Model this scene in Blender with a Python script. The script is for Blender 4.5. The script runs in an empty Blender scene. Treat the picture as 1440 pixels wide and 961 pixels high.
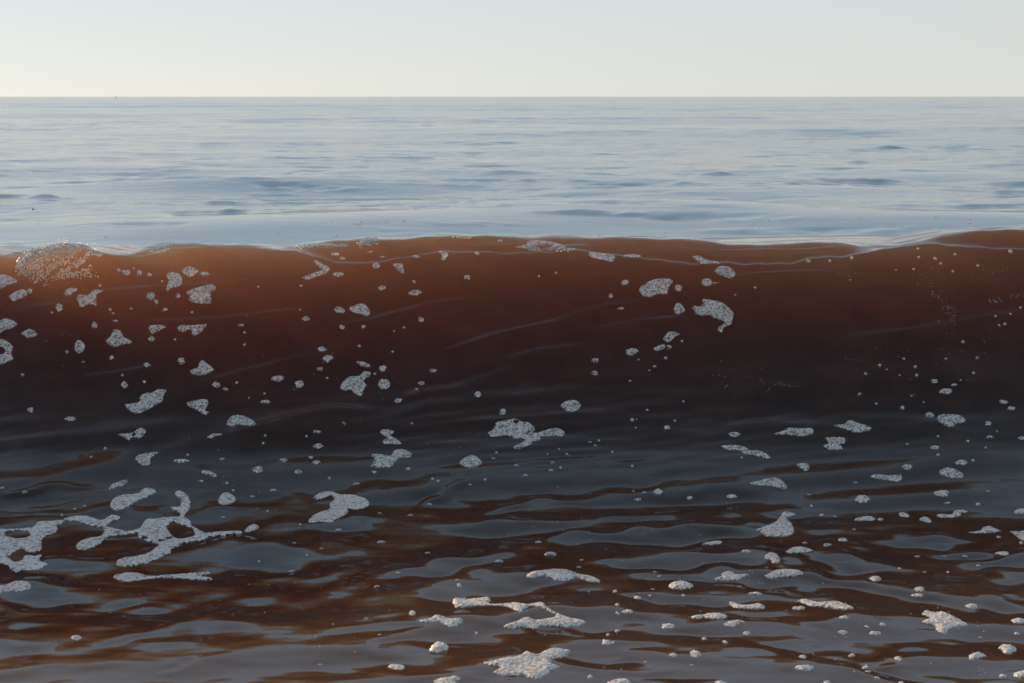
import bpy, bmesh, math, random
import numpy as np
from mathutils import Vector, noise as mnoise
from mathutils.bvhtree import BVHTree

rng = np.random.default_rng(7)
random.seed(7)
SC = bpy.context.scene
COL = SC.collection

# ------------------------------------------------------------------ camera
CAM_H = 1.2                       # metres above the trough of the wave
F_PX = 2400.0                     # focal length in photo pixels (1440 wide) = 60 mm
PITCH = math.atan((480.5 - 136.0) / F_PX)
cam_d = bpy.data.cameras.new('camera')
cam_d.sensor_width = 36.0
cam_d.lens = F_PX / 1440.0 * 36.0
cam_d.clip_start = 0.05
cam_d.clip_end = 30000.0
cam_d.dof.use_dof = True
cam_d.dof.focus_distance = 5.3
cam_d.dof.aperture_fstop = 16.0
cam = bpy.data.objects.new('camera', cam_d)
COL.objects.link(cam)
cam.location = (0, 0, CAM_H)
cam.rotation_euler = (math.pi / 2 - PITCH, 0, 0)
SC.camera = cam

# ------------------------------------------------------------------ sky, sun, exposure
SUN_EL = math.radians(16.5)
SUN_AZ = math.radians(-48.0)       # from +Y (view direction) towards +X; negative = left
world = bpy.data.worlds.new('World')
SC.world = world
world.use_nodes = True
wn = world.node_tree
for n in list(wn.nodes):
    wn.nodes.remove(n)
sky = wn.nodes.new('ShaderNodeTexSky')
sky.sky_type = 'NISHITA'
sky.sun_disc = False
sky.sun_elevation = SUN_EL
sky.sun_rotation = SUN_AZ
sky.altitude = 0
sky.air_density = 0.6
sky.dust_density = 0.15
sky.ozone_density = 1.5
# thin even cloud veil over the clear sky
veil = wn.nodes.new('ShaderNodeMix'); veil.data_type = 'RGBA'
veil.inputs[7].default_value = (6.7, 7.3, 8.1, 1)
wtc = wn.nodes.new('ShaderNodeTexCoord')
wsep = wn.nodes.new('ShaderNodeSeparateXYZ'); wn.links.new(wtc.outputs['Generated'], wsep.inputs[0])
def wmath(op, a, b):
    n = wn.nodes.new('ShaderNodeMath'); n.operation = op
    for i, x in enumerate((a, b)):
        if isinstance(x, (int, float)): n.inputs[i].default_value = x
        elif x is not None: wn.links.new(x, n.inputs[i])
    return n.outputs[0]
# a thin high cloud sheet, thicker along lower sight lines
_inv = wmath('DIVIDE', -1.0, wmath('MAXIMUM', wsep.outputs['Z'], 0.01))
_fac = wmath('MINIMUM', wmath('SUBTRACT', 1.0, wmath('EXPONENT', wmath('MULTIPLY', _inv, 0.55), None)), 0.68)
vcol = wn.nodes.new('ShaderNodeValToRGB')          # its light yellows along the longest paths, as haze does
vcol.color_ramp.interpolation = 'EASE'
vcol.color_ramp.elements[0].position = 0.0; vcol.color_ramp.elements[0].color = (0.67, 0.675, 0.645, 1)
vcol.color_ramp.elements[1].position = 0.32; vcol.color_ramp.elements[1].color = (0.62, 0.81, 1.0, 1)
for _p, _c in ((0.05, (0.68, 0.69, 0.65, 1)), (0.13, (0.75, 0.80, 0.82, 1))):
    _e = vcol.color_ramp.elements.new(_p); _e.color = _c
wn.links.new(wsep.outputs['Z'], vcol.inputs[0])
vgain = wn.nodes.new('ShaderNodeMix'); vgain.data_type = 'RGBA'; vgain.blend_type = 'MULTIPLY'; vgain.inputs[0].default_value = 1.0
vgain.inputs[7].default_value = (10, 10, 10, 1)
wn.links.new(vcol.outputs[0], vgain.inputs[6]); wn.links.new(vgain.outputs[2], veil.inputs[7])
wn.links.new(_fac, veil.inputs[0])
tint = wn.nodes.new('ShaderNodeMix'); tint.data_type = 'RGBA'; tint.blend_type = 'MULTIPLY'
tint.inputs[0].default_value = 1.0
tint.inputs[7].default_value = (0.86, 0.83, 0.86, 1)
hs = wn.nodes.new('ShaderNodeHueSaturation')
hs.inputs['Saturation'].default_value = 0.8
bg = wn.nodes.new('ShaderNodeBackground')
bg.inputs['Strength'].default_value = 0.075
wo = wn.nodes.new('ShaderNodeOutputWorld')
wn.links.new(sky.outputs[0], hs.inputs['Color'])
wn.links.new(hs.outputs[0], tint.inputs[6])
wn.links.new(tint.outputs[2], veil.inputs[6])
wn.links.new(veil.outputs[2], bg.inputs['Color'])
wn.links.new(bg.outputs[0], wo.inputs['Surface'])

sun_d = bpy.data.lights.new('sun', 'SUN')
sun_d.energy = 5.0
sun_d.angle = math.radians(0.8)
sun_d.color = (1.0, 0.74, 0.50)
sun = bpy.data.objects.new('sun', sun_d)
COL.objects.link(sun)
sdir = Vector((math.sin(SUN_AZ) * math.cos(SUN_EL), math.cos(SUN_AZ) * math.cos(SUN_EL), math.sin(SUN_EL)))
sun.rotation_euler = sdir.to_track_quat('Z', 'Y').to_euler()
sun.location = (-6, 6, 5)

SC.render.engine = 'CYCLES'
SC.view_settings.view_transform = 'Standard'
SC.view_settings.look = 'None'
SC.view_settings.gamma = 1.0
SC.view_settings.exposure = 0.60
SC.view_settings.use_curve_mapping = False
cy = SC.cycles
cy.use_denoising = True
cy.max_bounces = 5
cy.diffuse_bounces = 2
cy.glossy_bounces = 3
cy.transmission_bounces = 4
cy.volume_bounces = 0
cy.use_adaptive_sampling = True
cy.adaptive_threshold = 0.02
cy.transparent_max_bounces = 8
cy.caustics_reflective = False
cy.caustics_refractive = False
cy.sample_clamp_indirect = 4.0

# ------------------------------------------------------------------ node helpers
def new_mat(name):
    m = bpy.data.materials.new(name)
    m.use_nodes = True
    nt = m.node_tree
    for n in list(nt.nodes):
        nt.nodes.remove(n)
    return m, nt
def N(nt, t, **kw):
    n = nt.nodes.new(t)
    for k, v in kw.items():
        setattr(n, k, v)
    return n
def tag(o, label=None, cat=None, group=None, kind=None):
    if label: o['label'] = label
    if cat: o['category'] = cat
    if group: o['group'] = group
    if kind: o['kind'] = kind
    return o

# ------------------------------------------------------------------ photo pixel <-> direction
CP, SP = math.cos(PITCH), math.sin(PITCH)
def px_dir(u, v):
    """photo pixel -> direction with y component 1"""
    a = (u - 720.0) / F_PX
    b = (480.5 - v) / F_PX
    dy = CP + b * SP
    dz = -SP + b * CP
    return a / dy, dz / dy
def z_at(u, v, y):
    return CAM_H + px_dir(u, v)[1] * y
def project(X, Y, Z):
    depth = Y * CP - (Z - CAM_H) * SP
    up = Y * SP + (Z - CAM_H) * CP
    return 720.0 + F_PX * X / depth, 480.5 - F_PX * up / depth

# ------------------------------------------------------------------ the sea: one closed body of water with the breaking wave in it
SEA_Z = 0.26
# the face of the wave, climbed from its foot: at each photo row the slope it must have to mirror what it mirrors there
_y, _z = (1.2 - 0.06) / -px_dir(720, 690)[1], 0.06
FACE = [(_y, _z)]
for _v, _s in ((665, .22), (640, .27), (590, .46), (540, .72), (440, .98), (385, 1.15), (355, 1.25)):
    _t = -px_dir(720, _v)[1]
    _yn = (CAM_H - _z + _s * _y) / (_t + _s)
    _z += _s * (_yn - _y); _y = _yn
    FACE.append((_y, _z))
Y_CREST, Z_CREST = FACE[-1]
Y_REAR = Y_CREST + 0.14

def pchip_eval(yk, zk, y):
    """monotone cubic through knots; yk (K,), zk (K, M); y (R,) -> (R, M)"""
    h = np.diff(yk)[:, None]
    d = np.diff(zk, axis=0) / h
    m = np.zeros_like(zk)
    w1 = 2 * h[1:] + h[:-1]
    w2 = h[1:] + 2 * h[:-1]
    same = d[:-1] * d[1:] > 0
    with np.errstate(divide='ignore', invalid='ignore'):
        hm = (w1 + w2) / (w1 / d[:-1] + w2 / d[1:])
    m[1:-1] = np.where(same, hm, 0)
    m[0] = d[0]; m[-1] = d[-1]
    i = np.clip(np.searchsorted(yk, y) - 1, 0, len(yk) - 2)
    hh = (yk[i + 1] - yk[i])[:, None]
    t = ((y - yk[i]) / (yk[i + 1] - yk[i]))[:, None]
    return ((1 + 2 * t) * (1 - t) ** 2 * zk[i] + t * (1 - t) ** 2 * hh * m[i]
            + t * t * (3 - 2 * t) * zk[i + 1] + t * t * (t - 1) * hh * m[i + 1])

FRONT = [(-1500,235),(-900,225),(-600,240),(-350,285),(-180,332),(-60,357),(0,358),(60,350),(95,342),(120,343),(140,352),(165,357),(190,358),(207,354),(222,343),(240,341),  # unseen crest beyond the left edge is raised so its shadow reaches further
         (290,343),(330,345),(370,347),(420,353),(450,363),(480,372),(520,370),(560,365),(600,357),(625,353),(650,354),(690,357),(760,355),
         (820,354),(870,359),(930,367),(1000,371),(1060,372),(1120,369),(1200,359),(1240,351),(1270,345),(1310,341),(1350,346),(1400,349),
         (1440,351),(1520,356),(1650,345),(1800,360),(2000,350),(2300,356)]
REAR = [(-1500,242),(-900,232),(-600,246),(-350,290),(-180,337),(-60,361),(0,362),(60,355),(95,349),(120,350),(165,361),(190,362),(222,349),(240,347),(290,348),(330,349),(370,350),(400,347),(440,343),(500,337),(560,336),(620,333),(645,331.5),(700,333),(760,334),(820,334),  # rear ridge follows the raised, unseen crest at left
        (880,335),(940,336),(990,338),(1030,342),(1080,345),(1130,344),(1180,343),(1230,345),(1290,345),(1350,331),(1400,325),(1440,322),
        (1500,320),(1600,330),(1800,335),(2300,340)]

def smooth1(a, k):
    ker = np.hanning(2 * k + 3)[1:-1]; ker /= ker.sum()
    p = np.pad(a, (k, k), mode='edge')
    return np.convolve(p, ker, mode='valid')

# columns: dense across the view, coarser beside it; they fan out with distance
cen = np.linspace(-2.05, 2.05, 400)
side = 2.05 + np.cumsum(np.linspace(0.011, 0.15, 62))
X7 = np.concatenate([-side[::-1], cen, side])
NC = len(X7)
rows = [np.arange(-9.0, 2.6, 0.12), np.arange(2.6, 3.3, 0.03), np.arange(3.3, 4.9, 0.0085), np.arange(4.9, 5.95, 0.0070),
        np.arange(5.95, 7.0, 0.014), np.arange(7.0, 11.0, 0.04)]
far = [11.0]
while far[-1] < 9000:
    far.append(far[-1] * (1.004 if far[-1] < 40 else (1.006 if far[-1] < 80 else 1.01)))
rows.append(np.array(far))
YR = np.concatenate(rows)
NR = len(YR)

col_u = 720.0 + F_PX * X7 / (Y_CREST * CP + 0.5 * SP)     # photo column that each grid column has at the crest
fu = np.interp(col_u, *zip(*FRONT)); ru = np.interp(col_u, *zip(*REAR))
fu = smooth1(fu, 4); ru = smooth1(ru, 5)
for _L, _A, _p in ((0.31, 0.9, 0.3), (0.17, 0.7, 2.1), (0.085, 0.5, 4.0)):
    fu += _A * np.sin(X7 * 6.283 / _L + _p + 2 * np.sin(X7 * 1.7)); ru += 0.8 * _A * np.sin(X7 * 6.283 / (_L * 1.3) + 2 * _p + 2 * np.cos(X7 * 1.3))
shift = 0.05 * np.sin(X7 * 1.3 + 0.6) + 0.03 * np.sin(X7 * 3.1 + 2.0)
shift_of = lambda y: np.exp(-((y - Y_CREST) / 0.6) ** 2)
zf = CAM_H + ((480.5 - fu) / F_PX * CP - SP) / (CP + (480.5 - fu) / F_PX * SP) * (Y_CREST + shift)
zr = CAM_H + ((480.5 - ru) / F_PX * CP - SP) / (CP + (480.5 - ru) / F_PX * SP) * (Y_REAR + shift * 0.75)
k = zf / Z_CREST
one = np.ones(NC)
knots = [(-30, 0.0 * one), (2.0, 0.030 * one), (3.4, 0.012 * one), (4.0, 0.005 * one), (4.35, 0.008 * one), (4.65, 0.022 * one)]
knots += [(a, b * k) for a, b in FACE[:-1]]
knots += [(Y_CREST - 0.018, zf - 0.020), (Y_CREST, zf), (Y_CREST + 0.04, np.minimum(zf - 0.004, 0.7 * zf + 0.3 * zr - 0.006)), (Y_REAR, zr), (Y_REAR + 0.4, zr - 0.030),
          (Y_REAR + 1.2, np.minimum(zr, 0.75) - 0.10), (9.2, 0.40 * one), (11.0, (SEA_Z + 0.01) * one), (14.0, SEA_Z * one), (1.0e4, SEA_Z * one)]
yk = np.array([a for a, b in knots]); zk = np.array([b for a, b in knots])
GRID_Y = np.repeat(YR[:, None], NC, axis=1)
gfan = np.interp(YR, [-100, 6.6, 11, 1e4], [1.0, 1.0, 1.9, 1e4 * 1.9 / 11])
GRID_X = X7[None, :] * gfan[:, None]
# columns near the wave stand straight, so each one carries its own crest profile
UY = np.arange(2.0, 10.0, 0.004)
fine = pchip_eval(yk, zk, UY)
ker = np.hanning(9)[1:-1]; ker /= ker.sum()
fine = np.apply_along_axis(lambda c: np.convolve(np.pad(c, 3, mode='edge'), ker, mode='valid'), 0, fine)
base = pchip_eval(yk, zk, YR)
inn = (YR > 2.1) & (YR < 9.8)
# the crest line wanders a little: pull each column's profile to and fro
for j in range(NC):
    base[inn, j] = np.interp(YR[inn] - shift[j] * shift_of(YR[inn]), UY, fine[:, j])
PU, PV = project(GRID_X, np.maximum(GRID_Y, 0.5), base)

def win(y, a, b, c, d):
    """smooth window: 0 below a, 1 from b to c, 0 above d"""
    s = lambda t: np.clip(t, 0, 1) ** 2 * (3 - 2 * np.clip(t, 0, 1))
    return s((y - a) / (b - a)) * (1 - s((y - c) / (d - c)))

def ripples(X, Y, n, lmin, lmax, slope, spread, seed, power=0.0):
    """sum of sine waves with the given rms slope; crests lie mostly along X"""
    r = np.random.default_rng(seed)
    out = np.zeros_like(X)
    lam = np.exp(r.uniform(math.log(lmin), math.log(lmax), n))
    ang = r.normal(0, spread, n) + math.pi / 2
    wgt = (lam / lmax) ** power
    wgt /= math.sqrt((wgt ** 2).sum() / 2)
    for L, a, w in zip(lam, ang, wgt):
        kx, ky = 2 * math.pi / L * math.cos(a), 2 * math.pi / L * math.sin(a)
        out += w * slope * L / (2 * math.pi) * np.sin(kx * X + ky * Y + r.uniform(0, 6.283))
    return out

disp = np.zeros_like(base)
# ---- foreground and trough: real low swells placed where the photo shows water tilted to the sky (+) or to the wave (-)
# (photo u, v, half width, half height, tilt degrees, slope)
TILT = [
    # + : water tilted up to the sky
    (370, 783, 105, 15, 2, 1), (100, 800, 60, 12, 0, 1), (50, 835, 48, 10, 0, 1), (22, 881, 20, 5, 0, 1), (225, 860, 24, 8, 4, 1),
    (320, 880, 55, 13, 0, 1), (205, 894, 52, 6, 8, 1), (300, 940, 130, 16, 6, 1), (500, 925, 60, 14, 8, 1), (530, 884, 62, 7, 8, 1), (30, 950, 34, 10, 0, 1),
    (715, 744, 88, 10, 0, 1), (840, 758, 52, 7, 5, 1), (636, 798, 66, 9, 10, 1), (690, 823, 78, 16, 8, 1), (640, 886, 80, 14, 6, 1), (830, 868, 60, 14, 0, 1),
    (600, 957, 60, 8, 0, 1), (860, 915, 50, 16, 0, 1), (898, 733, 40, 5, 3, 1), (965, 750, 82, 10, 6, 1), (1085, 723, 60, 7, 2, 1), (990, 790, 90, 13, 0, 1),
    (1010, 812, 90, 8, 0, 1), (940, 842, 80, 7, 0, 1), (1010, 885, 110, 10, 0, 1), (1293, 761, 38, 6, 0, 1), (1365, 779, 32, 5, 0, 1), (1410, 792, 38, 10, 6, 1),
    (1424, 816, 26, 9, 0, 1), (1190, 790, 50, 13, -6, 1), (1215, 826, 90, 11, -11, 1), (1408, 849, 34, 9, -8, 1), (1200, 890, 70, 18, 0, 1), (1340, 940, 60, 14, 0, 1),
    (1110, 812, 50, 12, -6, 1), (1400, 890, 50, 14, -8, 1), (330, 690, 200, 14, 6, 0.5), (150, 735, 160, 14, 4, 0.7), (700, 690, 200, 10, 4, 0.5), (1150, 705, 200, 12, 0, 0.6),
    (440, 745, 70, 10, 4, 0.6), (840, 690, 120, 14, 4, 0.5), (950, 930, 70, 10, -4, 0.8), (770, 870, 40, 8, 0, 0.6),
    # - : water tilted away, mirroring the wave
    (110, 925, 100, 12, 4, -1), (250, 938, 32, 6, 14, -1), (400, 850, 130, 26, 4, -1), (120, 862, 110, 18, 0, -0.7), (545, 912, 36, 6, 8, -1),
    (700, 912, 120, 20, 12, -1), (620, 860, 70, 8, 0, -1), (760, 840, 60, 6, 0, -1), (815, 935, 40, 8, -10, -1), (615, 703, 38, 8, 20, -1), (690, 712, 60, 8, 10, -0.8),
    (780, 722, 100, 11, 2, -1.2), (985, 722, 120, 16, 0, -1.3), (890, 775, 60, 12, 0, -1.1), (930, 788, 46, 6, 0, -0.8), (975, 825, 70, 8, 0, -1), (900, 853, 60, 9, -8, -1), (1090, 853, 66, 9, 0, -1),
    (985, 903, 120, 9, -6, -1), (1120, 925, 60, 9, -10, -1), (1105, 880, 50, 5, -12, -1), (885, 940, 30, 5, 0, -1), (960, 956, 46, 4, 0, -1), (1180, 737, 36, 10, 0, -0.8),
    (1310, 905, 60, 9, -6, -1), (1200, 940, 70, 9, -16, -1), (1280, 921, 30, 6, 0, -1), (1250, 932, 28, 6, 10, -1), (1250, 858, 80, 12, -6, -0.8), (1330, 815, 70, 26, 0, -1.2),
    (1240, 955, 60, 8, -10, -0.8), (1420, 868, 40, 7, -8, -1), (60, 690, 30, 4, 6, -0.6), (330, 712, 34, 3, 6, -0.8), (385, 731, 26, 4, 12, -0.8), (90, 712, 30, 3, 4, -0.8),
    (150, 882, 190, 26, 2, -0.8), (440, 878, 120, 26, 5, -0.8), (300, 830, 250, 16, 2, -0.5), (560, 830, 60, 30, 0, -0.7),
    (640, 770, 90, 12, 4, -0.9), (520, 790, 80, 24, 0, -0.9), (1270, 785, 50, 12, 0, -0.8), (1180, 737, 50, 11, 0, -0.6),
]
sel = (YR > 3.0) & (YR < 5.3)
gu, gv, gx, gy = PU[sel], PV[sel], GRID_X[sel], GRID_Y[sel]
add = np.zeros_like(gu)
# the edges of the patches wander
gu = gu + 14 * np.sin(gx * 9 + gy * 7) + 9 * np.sin(gx * 21 - gy * 16 + 1) + 6 * np.sin(gx * 37 + gy * 41 + 2)
gv = gv + 3.5 * np.sin(gx * 8 - gy * 11) + 2.5 * np.sin(gx * 19 + gy * 27 + 2) + 1.6 * np.sin(gx * 43 - gy * 33)
mean_prof = base[:, NC // 2 - 150:NC // 2 + 150].mean(1)
mean_slope = np.gradient(mean_prof, YR)
for (u, v, ru_, rv_, rot, sgn) in TILT:
    rot = math.radians(rot)
    c, sn = math.cos(rot), math.sin(rot)
    du, dv = gu - u, gv - v
    e1 = (du * c - dv * sn) / ru_
    e2 = (du * sn + dv * c) / rv_
    q = e1 ** 2 + e2 ** 2
    # the slope at which water here stops mirroring the wave and mirrors the sky above it
    yb = 4.4
    for _ in range(6):
        yb = (CAM_H - np.interp(yb, YR, mean_prof)) / -px_dir(u, v)[1]
    zb = np.interp(yb, YR, mean_prof); sb = np.interp(yb, YR, mean_slope)
    elev = math.atan2(Z_CREST - zb, Y_CREST - yb); dep = math.atan(-px_dir(u, v)[1])
    thr = math.tan((elev - dep) / 2)
    sl = max(0.05, thr + 0.08 - sb) if sgn > 0 else min(-0.05, thr - 0.075 - sb)
    vc = v - (gu - u) * math.tan(rot)      # centre line of the patch
    yc = (CAM_H - zb) / ((vc - 480.5) / F_PX * CP + SP) * (CP - (vc - 480.5) / F_PX * SP)
    add += abs(sgn) * sl * (gy - yc) * np.exp(-(q / 1.6) ** 1.5)
disp[sel] += add
# ---- small ripples of the foreground
selF = YR < 5.4
w = win(GRID_Y[selF], -60, -50, 4.7, 5.3)
patch = 0.8 + 0.25 * np.sin(GRID_X[selF] * 1.9 + 1.0 + 1.3 * np.sin(GRID_Y[selF] * 1.7)) * np.sin(GRID_Y[selF] * 2.6 + GRID_X[selF] * 0.8)
disp[selF] += w * ripples(GRID_X[selF], GRID_Y[selF], 48, 0.028, 0.09, 0.014, 0.26, 3) * patch
disp[selF] += w * ripples(GRID_X[selF], GRID_Y[selF], 40, 0.022, 0.055, 0.013, 0.20, 17) * patch
disp[selF] += w * ripples(GRID_X[selF], GRID_Y[selF], 40, 0.12, 0.45, 0.018, 0.55, 4)
# ---- soft ripples on the face
selW = (YR > 4.6) & (YR < 7.6)
w = win(GRID_Y[selW], 4.6, 5.1, 6.6, 7.4)
# the ripples climb the face to the right
gx, gy, gb = GRID_X[selW], GRID_Y[selW], base[selW]
skew = gy + 0.8 * gb - 0.16 * gx
mod = 0.5 + 0.5 * np.sin(gx * 2.3 + 1.5 * np.sin(gb * 9 + gx)) * np.sin(gx * 0.9 + gb * 6 + 1.0)
w4 = win(gy, 4.9, 5.3, 6.6, 7.4)
disp[selW] += w4 * ripples(gx, skew, 20, 0.15, 0.6, 0.045, 0.20, 5, 0.3)
disp[selW] += w4 * mod * ripples(gx, skew, 24, 0.05, 0.16, 0.085, 0.16, 6)
# low swells where the face runs out into the trough
w2 = win(gy, 4.55, 4.8, 5.15, 5.35)
disp[selW] += w2 * ripples(gx, gy - 0.22 * gx, 14, 0.14, 0.40, 0.032, 0.22, 8)
# ridges on the flat back of the crest
w3 = win(gy, Y_CREST + 0.03, Y_CREST + 0.12, Y_CREST + 0.6, Y_CREST + 1.2)
disp[selW] += w3 * ripples(gx, gy + 0.10 * gx, 16, 0.06, 0.20, 0.070, 0.35, 9)
# ---- folds of water drawn across the face (photo polylines on the face, height in metres, half width in photo pixels)
FOLDS = [
    ([(60,420),(180,411),(300,403),(430,390),(480,378),(560,369)], 0.0136, 6.5),
    ([(150,458),(270,458),(350,452),(460,434)], 0.0136, 6.5),
    ([(775,403),(830,398),(875,390)], 0.0109, 5.2),
    ([(590,509),(680,481),(780,453),(850,435),(930,428)], 0.0109, 6.5),
    ([(690,516),(760,497),(830,488)], 0.0095, 6.5),
    ([(860,382),(930,379),(1000,379),(1060,380)], 0.0082, 5.2),
    ([(1000,400),(1060,390),(1140,386),(1200,388)], 0.0136, 5.2),
    ([(100,535),(160,527),(240,515)], 0.0109, 6.5),
    ([(-80,640),(20,632),(120,620),(220,606),(300,596)], 0.0102, 16.0),
    ([(180,660),(260,630),(360,610),(440,585),(520,570)], 0.0090, 14.0),
    ([(300,625),(380,605),(460,582),(540,575)], 0.0109, 7.8),
    ([(-80,690),(60,680),(160,655),(220,640)], 0.0090, 14.0),
    ([(500,600),(600,580),(720,560),(820,545)], 0.0058, 12.0),
    ([(900,610),(1000,620),(1080,600),(1200,610)], 0.0064, 14.0),
    ([(1150,600),(1260,590),(1350,610),(1480,590)], 0.0077, 16.0),
    ([(250,545),(330,528),(420,505),(500,490)], 0.0102, 6.5),
    ([(430,470),(520,455),(600,430),(700,415)], 0.0085, 5.2),
    ([(560,560),(640,545),(740,520)], 0.0093, 7.8),
    ([(1080,420),(1180,408),(1300,402),(1460,398)], 0.0085, 5.2),
    ([(1150,480),(1260,470),(1380,450),(1480,440)], 0.0093, 6.5),
    ([(820,470),(900,455),(980,448)], 0.0076, 5.2),
    ([(0,440),(80,432),(150,425)], 0.0085, 5.2),
    ([(900,352),(1000,356),(1100,355),(1220,348)], 0.0080, 2.5),
    ([(950,364),(1060,365),(1190,357)], 0.0080, 2.5),
    ([(420,350),(520,351),(640,343)], 0.0060, 2.2),
    ([(640,345),(760,348),(860,346)], 0.0060, 2.2),
]
selQ = (YR > 4.7) & (YR < 6.5)
qu, qv = PU[selQ], PV[selQ]
for pts, amp, wid in FOLDS:
    pu = np.array([p[0] for p in pts], float); pv = np.array([p[1] for p in pts], float)
    lv = np.interp(qu, pu, pv)
    L = pu[-1] - pu[0]
    fade = np.clip((qu - pu[0]) / (0.25 * L), 0, 1) * np.clip((pu[-1] - qu) / (0.25 * L), 0, 1)
    fade = fade * fade * (3 - 2 * fade)
    t = (qv - lv) / wid
    prof = np.where(t < 0, np.exp(-(t / 0.9) ** 2), np.exp(-(t / 3.0) ** 2))
    disp[selQ] += amp * fade * prof
# ---- open sea behind the wave
selS = YR > 6.8
X, Y = GRID_X[selS], GRID_Y[selS]
w = win(Y, 6.9, 10.5, 1e7, 2e7)
chop = 0.25 + 0.75 * win(Y, 10, 15, 1e7, 2e7)
def lod(L, Yv):
    """waves shorter than two mesh rows fade out with distance"""
    return np.clip(L / (Yv * 0.004 * 3.0) - 0.5, 0, 1)
def field(X, Y, n, lx, ly, seed):
    """smooth random field of unit deviation"""
    rr = np.random.default_rng(seed); out = np.zeros_like(X)
    for _ in range(n):
        out += np.sin(X * rr.normal(0, 6.283 / lx) + Y * rr.normal(0, 6.283 / ly) + rr.uniform(0, 6.283))
    return out / math.sqrt(n / 2)
# the wind only ruffles the sea in patches; between them it lies slick
g1 = np.clip(field(X, Y, 30, 3.0, 1.1, 41) * 0.8 - 0.25, 0, 1.6)
g2 = np.clip(field(X, Y, 30, 14.0, 6.0, 42) * 0.8 - 0.15, 0, 1.6)
g3 = np.clip(field(X, Y, 24, 90.0, 45.0, 43) * 0.7 + 0.2, 0, 1.5)
nearw = 1 - win(Y, 22, 45, 1e7, 2e7)
gust = 0.05 + nearw * (0.8 * g1 + 0.35 * g2) + (1 - nearw) * (0.7 * g2 + 0.5 * g3)
sea = ripples(X, Y, 40, 0.16, 0.45, 0.105, 0.95, 11) * gust * chop * lod(0.30, Y)
sea += ripples(X, Y, 36, 0.5, 1.4, 0.085, 0.80, 12) * (0.05 + gust) * chop * lod(0.9, Y)
sea += ripples(X, Y, 24, 2.0, 6.0, 0.034, 0.5, 13) * (0.4 + g3) * lod(3.5, Y)
sea += ripples(X, Y, 18, 12.0, 40.0, 0.020, 0.18, 14) * lod(15.0, Y) * win(Y, 12, 40, 1e7, 2e7)
disp[selS] += w * sea
Z = base + disp

def grid_mesh(name, X, Y, Z, zbottom):
    R, C = Z.shape
    top = np.stack([X, Y, Z], -1).reshape(-1, 3)
    idx = np.arange(R * C).reshape(R, C)
    q = np.stack([idx[:-1, :-1], idx[:-1, 1:], idx[1:, 1:], idx[1:, :-1]], -1).reshape(-1, 4)
    # close the body: the rim goes down to the bottom
    rim = np.concatenate([idx[0, :], idx[1:, -1], idx[-1, -2::-1], idx[-2:0:-1, 0]])
    low = top[rim].copy(); low[:, 2] = zbottom
    n0 = len(top); m = len(rim)
    verts = np.concatenate([top, low, [[0, 20.0, zbottom]]])
    a = np.arange(m); b = (a + 1) % m
    side = np.stack([rim[b], rim[a], n0 + a, n0 + b], -1)
    cen = n0 + m
    tri = np.stack([n0 + b, n0 + a, np.full(m, cen)], -1)
    me = bpy.data.meshes.new(name)
    nq = len(q) + len(side); nt_ = len(tri)
    me.vertices.add(len(verts)); me.vertices.foreach_set('co', verts.astype(np.float32).ravel())
    loops = np.concatenate([q.ravel(), side.ravel(), tri.ravel()]).astype(np.int32)
    me.loops.add(len(loops)); me.loops.foreach_set('vertex_index', loops)
    me.polygons.add(nq + nt_)
    starts = np.concatenate([np.arange(nq) * 4, nq * 4 + np.arange(nt_) * 3]).astype(np.int32)
    me.polygons.foreach_set('loop_start', starts)
    sm = np.zeros(nq + nt_, bool); sm[:len(q)] = True
    me.polygons.foreach_set('use_smooth', sm)
    me.update(calc_edges=True)
    me.validate()
    return me

def sheet_mesh(name, X, Y, Z):
    R, C = Z.shape
    idx = np.arange(R * C).reshape(R, C)
    q = np.stack([idx[:-1, :-1], idx[:-1, 1:], idx[1:, 1:], idx[1:, :-1]], -1).reshape(-1, 4)
    me = bpy.data.meshes.new(name)
    me.vertices.add(R * C); me.vertices.foreach_set('co', np.stack([X, Y, Z], -1).astype(np.float32).ravel())
    me.loops.add(len(q) * 4); me.loops.foreach_set('vertex_index', q.astype(np.int32).ravel())
    me.polygons.add(len(q)); me.polygons.foreach_set('loop_start', (np.arange(len(q)) * 4).astype(np.int32))
    me.polygons.foreach_set('use_smooth', np.ones(len(q), bool))
    me.update(calc_edges=True)
    return me

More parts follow.
